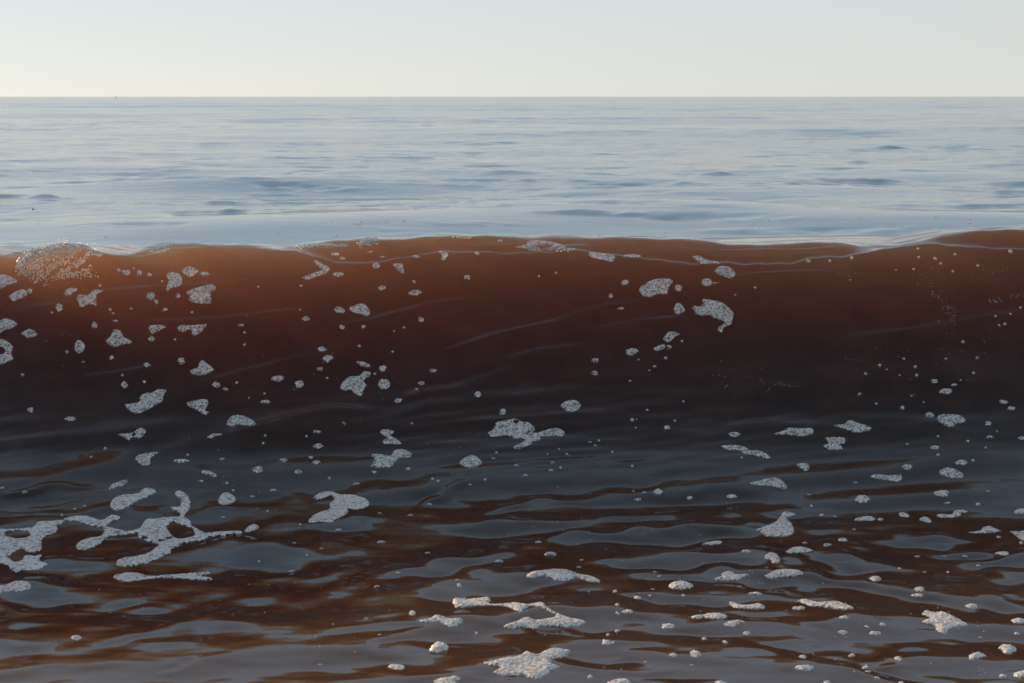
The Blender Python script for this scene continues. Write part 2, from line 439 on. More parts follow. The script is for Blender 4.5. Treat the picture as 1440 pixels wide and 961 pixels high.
# ---- surf: Fresnel mirror over a brown, silty body that light passes through
def surf_material():
    m, nt = new_mat('brown_surf_water')
    L = nt.links.new
    geo = N(nt, 'ShaderNodeNewGeometry')
    ior = N(nt, 'ShaderNodeMix'); ior.data_type = 'FLOAT'
    L(geo.outputs['Backfacing'], ior.inputs[0])
    ior.inputs[2].default_value = 1.33; ior.inputs[3].default_value = 1 / 1.33
    fr = N(nt, 'ShaderNodeFresnel'); L(ior.outputs[0], fr.inputs['IOR'])
    gl = N(nt, 'ShaderNodeBsdfGlossy'); gl.inputs['Roughness'].default_value = 0.04
    tr = N(nt, 'ShaderNodeBsdfTransparent')
    mx = N(nt, 'ShaderNodeMixShader')
    # clouds of fine brown silt carried at the surface
    tc = N(nt, 'ShaderNodeTexCoord')
    mp = N(nt, 'ShaderNodeMapping'); mp.inputs['Scale'].default_value = (0.7, 1.0, 1.0)
    L(tc.outputs['Object'], mp.inputs['Vector'])
    ns = N(nt, 'ShaderNodeTexNoise'); ns.inputs['Scale'].default_value = 11.0; ns.inputs['Detail'].default_value = 4.0; ns.inputs['Roughness'].default_value = 0.62
    L(mp.outputs['Vector'], ns.inputs['Vector'])
    mr = N(nt, 'ShaderNodeMapRange'); mr.inputs['From Min'].default_value = 0.40; mr.inputs['From Max'].default_value = 0.72
    mr.inputs['To Min'].default_value = 0.0; mr.inputs['To Max'].default_value = 0.20
    L(ns.outputs[0], mr.inputs['Value'])
    sd_ = N(nt, 'ShaderNodeBsdfDiffuse'); sd_.inputs['Color'].default_value = (0.16, 0.075, 0.05, 1)
    sl_ = N(nt, 'ShaderNodeBsdfTranslucent'); sl_.inputs['Color'].default_value = (0.30, 0.15, 0.10, 1)
    sm_ = N(nt, 'ShaderNodeMixShader'); sm_.inputs[0].default_value = 0.5; L(sd_.outputs[0], sm_.inputs[1]); L(sl_.outputs[0], sm_.inputs[2])
    st_ = N(nt, 'ShaderNodeMixShader'); L(mr.outputs[0], st_.inputs[0]); L(tr.outputs[0], st_.inputs[1]); L(sm_.outputs[0], st_.inputs[2])
    L(fr.outputs[0], mx.inputs[0]); L(st_.outputs[0], mx.inputs[1]); L(gl.outputs[0], mx.inputs[2])
    out = N(nt, 'ShaderNodeOutputMaterial')
    L(mx.outputs[0], out.inputs['Surface'])
    ab = N(nt, 'ShaderNodeVolumeAbsorption'); ab.inputs['Color'].default_value = (0.69, 0.41, 0.14, 1); ab.inputs['Density'].default_value = 5.6
    sc = N(nt, 'ShaderNodeVolumeScatter'); sc.inputs['Color'].default_value = (1, 0.95, 0.82, 1); sc.inputs['Density'].default_value = 0.54
    sc.inputs['Anisotropy'].default_value = 0.65
    ad = N(nt, 'ShaderNodeAddShader'); L(ab.outputs[0], ad.inputs[0]); L(sc.outputs[0], ad.inputs[1])
    L(ad.outputs[0], out.inputs['Volume'])
    return m
# ---- open sea: clearer, blue-green water with fine wind ripples as relief
def sea_material():
    m, nt = new_mat('open_sea_water')
    L = nt.links.new
    tc = N(nt, 'ShaderNodeTexCoord')
    mp = N(nt, 'ShaderNodeMapping'); mp.inputs['Scale'].default_value = (0.6, 1.0, 1.0)
    L(tc.outputs['Object'], mp.inputs['Vector'])
    n1 = N(nt, 'ShaderNodeTexNoise'); n1.inputs['Scale'].default_value = 6.0; n1.inputs['Detail'].default_value = 2.0
    n2 = N(nt, 'ShaderNodeTexNoise'); n2.inputs['Scale'].default_value = 1.3; n2.inputs['Detail'].default_value = 3.0
    for n in (n1, n2): L(mp.outputs['Vector'], n.inputs['Vector'])
    sep = N(nt, 'ShaderNodeSeparateXYZ'); L(tc.outputs['Object'], sep.inputs[0])
    def rng_map(a, b, lo, hi):
        r = N(nt, 'ShaderNodeMapRange'); r.interpolation_type = 'SMOOTHSTEP'
        r.inputs['From Min'].default_value = a; r.inputs['From Max'].default_value = b
        r.inputs['To Min'].default_value = lo; r.inputs['To Max'].default_value = hi
        L(sep.outputs['Y'], r.inputs['Value']); return r.outputs[0]
    m1 = N(nt, 'ShaderNodeMath', operation='MULTIPLY'); L(n1.outputs[0], m1.inputs[0]); L(rng_map(9, 17, 0.0, 0.007), m1.inputs[1])
    m2 = N(nt, 'ShaderNodeMath', operation='MULTIPLY_ADD'); L(n2.outputs[0], m2.inputs[0]); L(rng_map(18, 90, 0.0, 0.05), m2.inputs[1]); L(m1.outputs[0], m2.inputs[2])
    b1 = N(nt, 'ShaderNodeBump'); b1.inputs['Distance'].default_value = 1.0; b1.inputs['Strength'].default_value = 1.0
    L(m2.outputs[0], b1.inputs['Height'])
    nrm = b1.outputs[0]
    fr = N(nt, 'ShaderNodeFresnel'); fr.inputs['IOR'].default_value = 1.33; L(nrm, fr.inputs['Normal'])
    gl = N(nt, 'ShaderNodeBsdfGlossy'); gl.inputs['Roughness'].default_value = 0.05; L(nrm, gl.inputs['Normal'])
    df = N(nt, 'ShaderNodeBsdfDiffuse'); df.inputs['Color'].default_value = (0.13, 0.185, 0.205, 1)
    mx = N(nt, 'ShaderNodeMixShader')
    L(fr.outputs[0], mx.inputs[0]); L(df.outputs[0], mx.inputs[1]); L(gl.outputs[0], mx.inputs[2])
    out = N(nt, 'ShaderNodeOutputMaterial'); L(mx.outputs[0], out.inputs['Surface'])
    return m
iS = int(np.searchsorted(YR, 9.0))
surf_me = grid_mesh('surf', GRID_X[:iS + 1], GRID_Y[:iS + 1], Z[:iS + 1], -2.5)
surf_me.materials.append(surf_material())
surf_ob = bpy.data.objects.new('surf', surf_me)
COL.objects.link(surf_ob)
tag(surf_ob, 'brown translucent shore wave rearing up over a rippled dark trough', kind='structure')
sea_me = sheet_mesh('sea', GRID_X[iS:], GRID_Y[iS:], Z[iS:])
sea_me.materials.append(sea_material())
sea_ob = bpy.data.objects.new('sea', sea_me)
COL.objects.link(sea_ob)
tag(sea_ob, 'calm pale blue sea reaching to the horizon', kind='structure')

# ------------------------------------------------------------------ foam and bubbles lying on the water
r0, r1 = np.searchsorted(YR, 3.0), np.searchsorted(YR, 8.2)
c0, c1 = np.searchsorted(X7, -2.6), np.searchsorted(X7, 2.6)
sub = np.stack([GRID_X, GRID_Y, Z], -1)[r0:r1, c0:c1]
sR, sC = sub.shape[:2]
ii = np.arange(sR * sC).reshape(sR, sC)
qq = np.stack([ii[:-1, :-1], ii[:-1, 1:], ii[1:, 1:], ii[1:, :-1]], -1).reshape(-1, 4)
WATER = BVHTree.FromPolygons(sub.reshape(-1, 3).tolist(), qq.tolist())
CAMV = Vector((0, 0, CAM_H))
def hit(u, v):
    a, b = px_dir(u, v)
    h = WATER.ray_cast(CAMV, Vector((a, 1, b)).normalized())
    return h[0], h[1]

def foam_material(name, tone, trans):
    m, nt = new_mat(name)
    L = nt.links.new
    at = N(nt, 'ShaderNodeAttribute', attribute_name='cell')
    tc = N(nt, 'ShaderNodeTexCoord')
    ns = N(nt, 'ShaderNodeTexNoise'); ns.inputs['Scale'].default_value = 320.0; ns.inputs['Detail'].default_value = 2.0
    L(tc.outputs['Object'], ns.inputs['Vector'])
    # walls of the bubbles are white, their middles let the dark water show
    rp = N(nt, 'ShaderNodeValToRGB')
    rp.color_ramp.elements[0].position = 0.0; rp.color_ramp.elements[0].color = tuple(c * 0.72 for c in tone) + (1,)
    rp.color_ramp.elements[1].position = 0.75; rp.color_ramp.elements[1].color = tone + (1,)
    L(at.outputs['Fac'], rp.inputs['Fac'])
    df = N(nt, 'ShaderNodeBsdfDiffuse'); L(rp.outputs[0], df.inputs['Color'])
    tl = N(nt, 'ShaderNodeBsdfTranslucent'); tl.inputs['Color'].default_value = tone + (1,)
    mx = N(nt, 'ShaderNodeMixShader'); mx.inputs[0].default_value = trans
    L(df.outputs[0], mx.inputs[1]); L(tl.outputs[0], mx.inputs[2])
    gl = N(nt, 'ShaderNodeBsdfGlossy'); gl.inputs['Roughness'].default_value = 0.35
    lw = N(nt, 'ShaderNodeFresnel'); lw.inputs['IOR'].default_value = 1.33
    m2 = N(nt, 'ShaderNodeMixShader'); L(lw.outputs[0], m2.inputs[0]); L(mx.outputs[0], m2.inputs[1]); L(gl.outputs[0], m2.inputs[2])
    tr = N(nt, 'ShaderNodeBsdfTransparent')
    mr = N(nt, 'ShaderNodeMapRange'); mr.inputs['From Min'].default_value = 0.22; mr.inputs['From Max'].default_value = 0.85
    mr.inputs['To Min'].default_value = 0.34; mr.inputs['To Max'].default_value = 0.92
    ad = N(nt, 'ShaderNodeMath', operation='MULTIPLY_ADD'); ad.inputs[1].default_value = 0.5; ad.inputs[2].default_value = -0.25
    L(ns.outputs[0], ad.inputs[0])
    a2 = N(nt, 'ShaderNodeMath', operation='ADD'); L(at.outputs['Fac'], a2.inputs[0]); L(ad.outputs[0], a2.inputs[1])
    L(a2.outputs[0], mr.inputs['Value'])
    m3 = N(nt, 'ShaderNodeMixShader'); L(mr.outputs[0], m3.inputs[0]); L(tr.outputs[0], m3.inputs[1]); L(m2.outputs[0], m3.inputs[2])
    out = N(nt, 'ShaderNodeOutputMaterial'); L(m3.outputs[0], out.inputs['Surface'])
    return m
FOAM = foam_material('sea_foam', (0.74, 0.68, 0.62), 0.25)
LIPFOAM = foam_material('breaking_foam', (0.95, 0.92, 0.88), 0.65)

def bubble_material():
    m, nt = new_mat('bubble_film')
    L = nt.links.new
    fr = N(nt, 'ShaderNodeLayerWeight'); fr.inputs['Blend'].default_value = 0.32
    gl = N(nt, 'ShaderNodeBsdfGlossy'); gl.inputs['Roughness'].default_value = 0.08
    df = N(nt, 'ShaderNodeBsdfDiffuse'); df.inputs['Color'].default_value = (0.7, 0.7, 0.7, 1)
    g2 = N(nt, 'ShaderNodeMixShader'); g2.inputs[0].default_value = 0.45; L(gl.outputs[0], g2.inputs[1]); L(df.outputs[0], g2.inputs[2])
    tr = N(nt, 'ShaderNodeBsdfTransparent')
    mx = N(nt, 'ShaderNodeMixShader'); L(fr.outputs['Facing'], mx.inputs[0]); L(tr.outputs[0], mx.inputs[1]); L(g2.outputs[0], mx.inputs[2])
    out = N(nt, 'ShaderNodeOutputMaterial'); L(mx.outputs[0], out.inputs['Surface'])
    return m
FILM = bubble_material()

def poly_sd(P, poly):
    """signed distance (positive inside) of points P (M,2) to polygon (K,2)"""
    A = np.asarray(poly); B = np.roll(A, -1, 0)
    d2 = np.full(len(P), 1e18); inside = np.zeros(len(P), bool)
    for a, b in zip(A, B):
        e = b - a; w = P - a
        t = np.clip((w @ e) / max(e @ e, 1e-18), 0, 1)
        r = w - t[:, None] * e
        d2 = np.minimum(d2, (r ** 2).sum(1))
        cnd = ((a[1] <= P[:, 1]) != (b[1] <= P[:, 1]))
        if e[1] != 0:
            xi = a[0] + (P[:, 1] - a[1]) / e[1] * e[0]
            inside ^= cnd & (P[:, 0] < xi)
    return np.where(inside, 1, -1) * np.sqrt(d2)

def smooth_poly(pts, n=3):
    """Catmull-Rom rounding of a traced outline"""
    pts = np.asarray(pts, float); out = []
    K = len(pts)
    for i in range(K):
        p0, p1, p2, p3 = pts[i - 1], pts[i], pts[(i + 1) % K], pts[(i + 2) % K]
        for j in range(n):
            t = j / n
            out.append(0.5 * ((2 * p1) + (p2 - p0) * t + (2 * p0 - 5 * p1 + 4 * p2 - p3) * t * t + (3 * p1 - p0 - 3 * p2 + p3) * t ** 3))
    return np.array(out)

FOAM_COUNT = [0]
def foam_raft(name, polys, holes, label, group=None, thick=0.010, cell=0.0064, step=0.0024, mat=None):
    """a raft of small bubbles: outline traced in the photo, dropped on the water, built up with real bubble caps"""
    FOAM_COUNT[0] += 1
    r = np.random.default_rng(1000 + FOAM_COUNT[0])
    allp = np.concatenate([np.asarray(p, float) for p in polys])
    cu, cv = allp.mean(0)
    c3, nrm = hit(cu, cv)
    if c3 is None:
        c3, nrm = hit(cu, cv + 6)
        if c3 is None:
            print('foam missed the water', label); return None
    nsum = Vector(nrm)
    for p in allp[::max(1, len(allp) // 6)]:
        h, n_ = hit(*p)
        if n_ is not None: nsum += n_
    n = nsum.normalized()
    t1 = (Vector((1, 0, 0)) - n * n.x).normalized(); t2 = n.cross(t1)
    def local(p):
        # photo point -> tangent plane of the raft (cut the sight line with the plane where the water is missed)
        h, _ = hit(*p)
        if h is None or (h - c3).length > 0.9:
            a, b = px_dir(*p); d = Vector((a, 1, b))
            tt = (c3 - CAMV).dot(n) / d.dot(n); h = CAMV + d * tt
        q = h - c3
        return (q.dot(t1), q.dot(t2))
    loc = [np.array([local(p) for p in smooth_poly(pp)]) for pp in polys]
    hol = [np.array([local(p) for p in smooth_poly(pp)]) for pp in holes]
    lo = np.min([l.min(0) for l in loc], 0) - 0.004; hi = np.max([l.max(0) for l in loc], 0) + 0.004
    area = (hi - lo).prod()
    if area > 0.02: step *= 1.25
    na, nb = (np.ceil((hi - lo) / step) + 1).astype(int)
    ga, gb = np.meshgrid(lo[0] + np.arange(na) * step, lo[1] + np.arange(nb) * step, indexing='ij')
    P = np.stack([ga.ravel(), gb.ravel()], 1)
    # ragged, bubbly outline
    wob = 0.0010 * np.sin(P[:, 0] * 410 + 3 * r.random()) * np.sin(P[:, 1] * 380 + r.random() * 3) + 0.0010 * np.sin(P[:, 0] * 900 + P[:, 1] * 700)
    sd = np.max([poly_sd(P, l) for l in loc], 0)
    for h in hol: sd = np.minimum(sd, -poly_sd(P, h))
    sd = sd + wob
    # bubbles: jittered cells, some of them large
    ci = np.floor(P / cell).astype(int)
    base_i = ci.min(0) - 2; span = ci.max(0) - base_i + 4
    jit = r.random((span[0], span[1], 2)); siz = 0.75 + 0.5 * r.random((span[0], span[1])) ** 2
    siz[r.random(siz.shape) < 0.07] = 1.9
    lift = r.random((span[0], span[1]))
    f1 = np.full(len(P), 9.0); idl = np.zeros(len(P)); f2 = np.full(len(P), 9.0)
    for dx in (-2, -1, 0, 1, 2):
        for dy in (-2, -1, 0, 1, 2):
            k_ = ci + (dx, dy) - base_i
            k_ = np.clip(k_, 0, span - 1)
            s_ = ((ci + (dx, dy)) + jit[k_[:, 0], k_[:, 1]]) * cell
            dd = np.sqrt(((P - s_) ** 2).sum(1)) / (cell * 0.62 * siz[k_[:, 0], k_[:, 1]])
            cl = dd < f1
            f2 = np.where(cl, f1, np.minimum(f2, dd))
            idl = np.where(cl, lift[k_[:, 0], k_[:, 1]], idl); f1 = np.where(cl, dd, f1)
    cap = np.sqrt(np.clip(1 - np.clip(f1, 0, 1) ** 2, 0, 1)) * cell * 0.34
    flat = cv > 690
    thick *= 0.52 if flat else 0.45
    edge = 1 - np.exp(-np.clip(sd, 0, None) / (0.006 if flat else 0.007))
    lump = 0.85 + 0.25 * np.sin(P[:, 0] * 60 + r.random() * 6) * np.sin(P[:, 1] * 45 + r.random() * 6)
    height = thick * edge * lump + cap * np.clip(edge * 2, 0, 1) * (0.75 + 0.4 * idl) - 0.002
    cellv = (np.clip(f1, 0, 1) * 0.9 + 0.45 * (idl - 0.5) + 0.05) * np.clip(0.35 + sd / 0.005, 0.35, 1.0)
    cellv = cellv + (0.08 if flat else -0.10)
    keep = (sd > -0.0005).reshape(na, nb)
    quad = keep[:-1, :-1] & keep[1:, :-1] & keep[1:, 1:] & keep[:-1, 1:]
    if len(polys) == 1:
        # one raft: drop crumbs that the ragged outline cut off
        lab = np.where(quad, np.arange(quad.size).reshape(quad.shape) + 1, 0)
        while True:
            pad = np.pad(lab, 1)
            mx_ = np.max([pad[1:-1, 1:-1], pad[:-2, 1:-1], pad[2:, 1:-1], pad[1:-1, :-2], pad[1:-1, 2:]], 0) * quad
            if (mx_ == lab).all(): break
            lab = mx_
        ids, cnt_ = np.unique(lab[lab > 0], return_counts=True)
        if len(ids) > 1: quad = lab == ids[cnt_.argmax()]
    gi = np.arange(na * nb).reshape(na, nb)
    faces = np.stack([gi[:-1, :-1], gi[1:, :-1], gi[1:, 1:], gi[:-1, 1:]], -1)[quad]
    if len(faces) < 2:
        print('foam too small', label); return None
    used, inv = np.unique(faces.ravel(), return_inverse=True)
    faces = inv.reshape(-1, 4)
    co = np.empty((len(used), 3))
    for m_, i_ in enumerate(used):
        s0 = c3 + t1 * P[i_, 0] + t2 * P[i_, 1]
        h = WATER.ray_cast(s0 + n * 0.12, -n, 0.4)
        if h[0] is None: w_, wn_ = s0, n
        else: w_, wn_ = h[0], h[1]
        q = w_ + (n * 0.6 + wn_ * 0.4) * float(height[i_])
        co[m_] = (q.x - c3.x, q.y - c3.y, q.z - c3.z)
    me = bpy.data.meshes.new(name)
    me.vertices.add(len(co)); me.vertices.foreach_set('co', co.astype(np.float32).ravel())
    me.loops.add(len(faces) * 4); me.loops.foreach_set('vertex_index', faces.astype(np.int32).ravel())
    me.polygons.add(len(faces)); me.polygons.foreach_set('loop_start', (np.arange(len(faces)) * 4).astype(np.int32))
    me.polygons.foreach_set('use_smooth', np.ones(len(faces), bool))
    me.update(calc_edges=True)
    att = me.attributes.new('cell', 'FLOAT', 'POINT'); att.data.foreach_set('value', cellv[used].astype(np.float32))
    me.materials.append(mat or FOAM)
    o = bpy.data.objects.new(name, me); COL.objects.link(o); o.location = c3
    tag(o, label, 'foam', group)
    return o

def T(ox, oy, pts):
    """points read in a 4.8 times enlarged tile of the photo"""
    return [(ox + x / 4.8, oy + y / 4.8) for x, y in pts]

def ell(u, v, a, b, seed, rot=0):
    r = np.random.default_rng(int(seed))
    k = 9
    ph = r.random() * 6.28
    c, s = math.cos(rot), math.sin(rot)
    out = []
    for i in range(k):
        t = 2 * math.pi * i / k + ph
        m = 1 + r.uniform(-0.16, 0.16)
        x, y = a * m * math.cos(t), b * m * math.sin(t)
        out.append((u + x * c + y * s, v - x * s + y * c))
    return out

# ---- the patches one can describe, each traced
PATCHES = [
    ('white foam sheet with a sharp lip just below the foaming hump',
     [[(-34,390),(0,385),(12,387),(25,394),(20,399),(8,402),(0,407),(-30,406)]], [], {}),
    ('pale wedge of foam with a dot beside its upper end, below the foaming hump',
     [[(12,417),(21,410),(32,406),(39,410),(37,416),(27,421),(17,424)],[(46.0,409.0),(44.8,411.8),(42.0,413.0),(39.2,411.8),(38.0,409.0),(39.2,406.2),(42.0,405.0),(44.8,406.2)]], [], {}),
    ('pale boot-shaped foam tuft on a fold under the foaming hump',
     [[(89,412),(96,405),(108,405),(108,409),(102,412),(97,417),(91,415)]], [], {}),
    ('square flag-like foam patch hanging under a fold of the glowing face',
     [[(108,415),(123,414),(133,407),(146,409),(136,415),(136,430),(125,428),(113,433)]], [], {}),
    ('rounded rectangular foam patch on the upper face, with a dark ring of foam below it',
     [[(-14,455),(0,450),(10,447),(24,454),(21,460),(6,465),(0,469),(-14,466)]], [], {}),
    ('dim ring of foam with a dark hole, half way down the face',
     [[(-14,474),(0,476),(10,479),(19,488),(16,497),(19,505),(8,511),(0,513),(-16,508)]], [[(6.0,493.0),(4.5,496.5),(1.0,498.0),(-2.5,496.5),(-4.0,493.0),(-2.5,489.5),(1.0,488.0),(4.5,489.5)]], {}),
    ('dim arrow-shaped foam patch with a side lobe on the darkening face',
     [[(148,480),(155,472),(160,463),(169,464),(175,474),(185,479),(184,484),(175,484),(167,487),(161,489),(154,485)]], [], {}),
    ('dim upright oval foam patch beside the arrow-shaped one',
     [[(104,486),(110,477),(120,485),(117,495),(112,497),(106,495)]], [], {}),
    ('triangular foam patch with a flat top hanging from a fold',
     [[(208,460),(219,456),(235,459),(221,467),(213,470)]], [], {}),
    ('whale-shaped foam patch with a flat top hanging from a fold',
     [[(249,463),(253,457),(269,457),(289,455),(290,459),(281,470),(271,472),(267,464),(256,468)]], [], {}),
    ('hat-shaped foam patch with a pointed top on the dark face',
     [[(267,521),(277,516),(283,505),(292,511),(301,518),(297,524),(284,528),(271,527)]], [], {}),
    ('upright mitten-shaped foam patch on the glowing upper face',
     [[(234,385),(243,382),(254,386),(256,399),(249,404),(241,406),(236,410),(233,407),(236,396)]], [], {}),
    ('diamond-shaped foam patch on the glowing upper face',
     [[(255,381),(265,374),(278,379),(278,383),(267,390),(258,385)]], [], {}),
    ('bucket-shaped foam patch with a bright slanting rim on a fold',
     [[(261,411),(273,405),(296,399),(302,402),(297,411),(297,420),(296,427),(277,427),(265,422),(266,416)]], [], {}),
    ('boomerang-shaped foam strip folded at the end of a ridge',
     [[(441,366),(446,366),(464,377),(463,381),(458,386),(444,390),(435,394),(427,392),(425,390),(433,386),(452,379),(450,377),(443,370)]], [], {}),
    ('sock-shaped foam patch just under the smooth crest',
     [[(552,371),(566,370),(567,375),(569,383),(565,385),(558,380)]], [], {}),
    ('fish-shaped pale foam patch on the brown face',
     [[(490,433),(498,429),(510,426),(518,432),(521,439),(517,445),(505,442),(495,439)]], [], {}),
    ('long slanted bar of foam just below the crest',
     [[(827,357),(835,354),(850,356),(866,360),(864,365),(860,369),(848,366),(833,363)]], [], {}),
    ('thin flat bar of foam just below the crest',
     [[(902.0,360.0),(898.2,362.0),(889.0,362.8),(879.8,362.0),(876.0,360.0),(879.8,358.0),(889.0,357.2),(898.2,358.0)]], [], {}),
    ('large bean-shaped foam patch high on the brown face',
     [[(898,406),(908,398),(920,392),(937,391),(947,395),(940,406),(938,414),(924,414),(915,419),(904,416)]], [], {}),
    ('largest foam patch on the face, beaked at one end with a hooked tail',
     [[(972,433),(977,429),(983,431),(988,427),(987,421),(993,420),(1004,422),(1016,425),(1027,434),(1033,441),(1031,447),(1029,456),(1022,459),(1017,463),(1016,468),(1009,466),(1010,460),(1018,454),(1016,452),(1006,448),(997,444),(985,444),(977,441),(976,436)]], [], {}),
    ('oval foam patch below the shining dip in the crest',
     [[(1004,382),(1012,374),(1025,375),(1034,383),(1033,390),(1025,392),(1015,388)]], [], {}),
    ('ribbed foam streak lying in the shining dip of the crest',
     [[(973,361),(983,359),(995,365),(1010,368),(1012,371),(997,371),(991,372),(979,367)]], [], {}),
    ('round foam patch with a thin tail under the dip of the crest',
     [[(1002.5,397.0),(1000.0,401.2),(994.0,403.0),(988.0,401.2),(985.5,397.0),(988.0,392.8),(994.0,391.0),(1000.0,392.8)],[(1001,397),(1012,396.5),(1013,398.5),(1001,399.5)]], [], {}),
    ('open ring of sunlit foam lying on the flat back of the crest',
     [[(725.0,346.2),(739.6,343.5),(741.7,338.8),(754.2,337.9),(777.1,339.4),(787.5,342.5),(796.9,347.7),(787.5,350.2),(772.9,349.2),(776.0,344.6),(766.7,343.5),(756.2,344.6),(753.1,348.8),(743.8,349.2),(727.1,348.8)]], [], {'thick': 0.008}),
    ('low clump of sunlit foam on the rear ridge of the crest',
     [[(505.2,339.4),(508.3,336.2),(518.8,333.1),(527.1,331.7),(532.3,338.3),(520.8,340.4)]], [], {'thick': 0.016}),
    ('thin line of sunlit foam along the rear ridge of the crest',
     [[(415.6,346.2),(433.3,342.9),(458.3,341.2),(470.8,342.5),(489.6,346.0),(483.3,347.9),(466.7,345.8),(435.4,346.7)]], [], {'thick': 0.008}),
    ('little foam tuft with a dim tail on the rounded crest',
     [[(615.6,354.6),(622.9,353.3),(630.2,355.0),(629.2,361.2),(624.0,367.5),(619.8,364.4),(620.8,359.2)]], [], {}),
    ('crab-claw foam patch with one raised arm on the dark face',
     [[(478,545),(483,535),(492,529),(505,528),(511,522),(521,523),(520,530),(512,535),(516,542),(511,550),(509,557),(501,556),(492,548),(485,550)]], [], {}),
    ('egg-shaped foam patch beside the crab-claw patch',
     [[(549.0,540.0),(546.4,545.7),(540.0,548.0),(533.6,545.7),(531.0,540.0),(533.6,534.3),(540.0,532.0),(546.4,534.3)]], [], {}),
    ('slanted lozenge of foam above the crab-claw patch',
     [[(501,508),(510,508),(521,513),(519,517),(510,516),(504,513)]], [], {}),
    ('bone-shaped foam patch stepping up to one side on the black face',
     [[(175,569),(185,567),(196,564),(196,558),(202,553),(215,551),(221,547),(234,548),(230,557),(229,564),(219,570),(210,576),(194,582),(183,579)]], [], {}),
    ('fist-shaped foam patch with a small lump under it on the black face',
     [[(261,568),(271,563),(291,561),(293,569),(289,576),(294,580),(288,584),(281,580),(277,577),(269,574)]], [], {}),
    ('pale ragged foam strip with a dark pit, on a soft fold of the black face',
     [[(165,610),(179,609),(188,607),(196,601),(206,605),(202,613),(196,617),(188,615),(181,619),(173,615)]], [[(190.0,611.0),(189.4,612.1),(188.0,612.6),(186.6,612.1),(186.0,611.0),(186.6,609.9),(188.0,609.4),(189.4,609.9)]], {}),
    ('smooth anvil-shaped foam patch at the foot of the black face',
     [[(190,642),(204,637),(221,635),(222,638),(212,644),(211,653),(200,655),(193,650)]], [], {}),
    ('thin cigar of smooth foam at the foot of the wave',
     [[(267.0,648.0),(263.5,650.1),(255.0,651.0),(246.5,650.1),(243.0,648.0),(246.5,645.9),(255.0,645.0),(263.5,645.9)]], [], {}),
    ('thick arched foam patch like a caterpillar on the black face',
     [[(318,598),(322,587),(332,583),(345,585),(355,590),(361,596),(355,599),(342,598),(333,597),(327,600)]], [], {}),
    ('short club of foam under the caterpillar-shaped patch',
     [[(290,615),(297,610),(311,609),(312,612),(303,614),(296,617)]], [], {}),
    ('small bent club of foam at the foot of the wave',
     [[(283,662),(290,661),(303,665),(305,669),(300,671),(294,668),(284,666)]], [], {}),
    ('hourglass foam patch with a pointed foot above the twin-lobed patch',
     [[(534,606),(541,603),(553,605),(553,610),(549,612),(557,616),(566,624),(557,625),(549,624),(540,625),(538,620),(543,615),(537,612)]], [], {}),
    ('twin-lobed foam patch with one square and one oval half',
     [[(522,639),(534,638),(549,641),(553,634),(565,631),(579,637),(576,643),(561,645),(555,651),(549,657),(524,657),(522,653),(526,647)]], [], {}),
    ('broad helmet-shaped foam patch with a side arm and a lower tongue',
     [[(685,609),(693,603),(697,594),(708,591),(725,588),(733,592),(745,594),(752,601),(752,606),(741,608),(756,608),(761,618),(754,621),(741,620),(735,617),(722,617),(714,613),(693,615)],[(754,609),(768,604),(783,601),(792,605),(795,608),(791,614),(779,613),(764,614),(754,614)],[(720,629),(731,623),(739,619),(749,621),(746,626),(737,629),(727,632)]], [[(729.0,593.0),(728.1,594.4),(726.0,595.0),(723.9,594.4),(723.0,593.0),(723.9,591.6),(726.0,591.0),(728.1,591.6)]], {}),
    ('lone round foam patch left of bare dark water, with a pointed end',
     [[(788,570),(793,565),(804,562),(815,565),(817,572),(810,578),(800,579),(791,575)]], [], {}),
    ('lone rounded foam patch below the dark face, notched at one corner',
     [[(645,650),(652,644),(664,639),(675,645),(678,652),(664,658),(652,656)]], [], {}),
    ('small hooked foam patch below the largest face patch',
     [[(932,477),(939,467),(948,466),(957,470),(950,474),(943,481),(936,481)]], [], {}),
    ('small slanted foam patch just under the hooked one',
     [[(918,490),(927,485),(935,484),(935,490),(925,494)]], [], {}),
    ('flat loaf of foam with a pointed end at the foot of the wave',
     [[(1089,609),(1100,606),(1109,601),(1129,602),(1139,601),(1144,604),(1143,610),(1129,614),(1114,612),(1093,611)]], [], {}),
    ('long slanting foam strip like an eel at the foot of the wave',
     [[(1014,627),(1031,625),(1047,628),(1056,633),(1068,633),(1084,642),(1079,645),(1060,640),(1047,639),(1039,634),(1022,633)]], [], {}),
    ('small shield-shaped foam patch at the foot of the wave',
     [[(1119,653),(1129,651),(1138,653),(1138,661),(1131,662)]], [], {}),
    ('mouse-shaped foam patch with a sharp nose on the grey water',
     [[(1054,679),(1068,675),(1083,672),(1097,673),(1107,683),(1106,688),(1097,687),(1085,684),(1064,682)]], [], {}),
    ('bird-shaped foam patch with two pointed wings on the dark foot',
     [[(1171,598),(1186,596),(1194,590),(1207,594),(1227,602),(1217,607),(1205,609),(1192,605)]], [], {}),
    ('blocky double-decker foam patch under the bird-shaped one',
     [[(1160,615),(1188,615),(1188,624),(1182,625),(1186,632),(1165,632),(1157,626),(1165,623)]], [], {}),
    ('tooth-shaped foam patch with a blunt root on the dark face',
     [[(1318,585),(1327,582),(1348,583),(1359,591),(1352,595),(1345,596),(1341,601),(1330,599),(1319,592)]], [], {}),
    ('straight foam bar thicker at one end on grey water',
     [[(1223,669),(1234,666),(1248,668),(1267,667),(1267,677),(1250,676),(1230,673)]], [], {}),
    ('thick pebble-shaped foam patch on grey water near the foam bar',
     [[(1320,662),(1332,657),(1346,660),(1356,668),(1352,672),(1338,672),(1323,668)]], [], {}),
    ('smooth slanted foam finger above the foam network',
     [[(153,686),(158,680),(177,674),(180,677),(173,683),(155,688)]], [], {}),
    ('long slipper-shaped foam patch above the foam network',
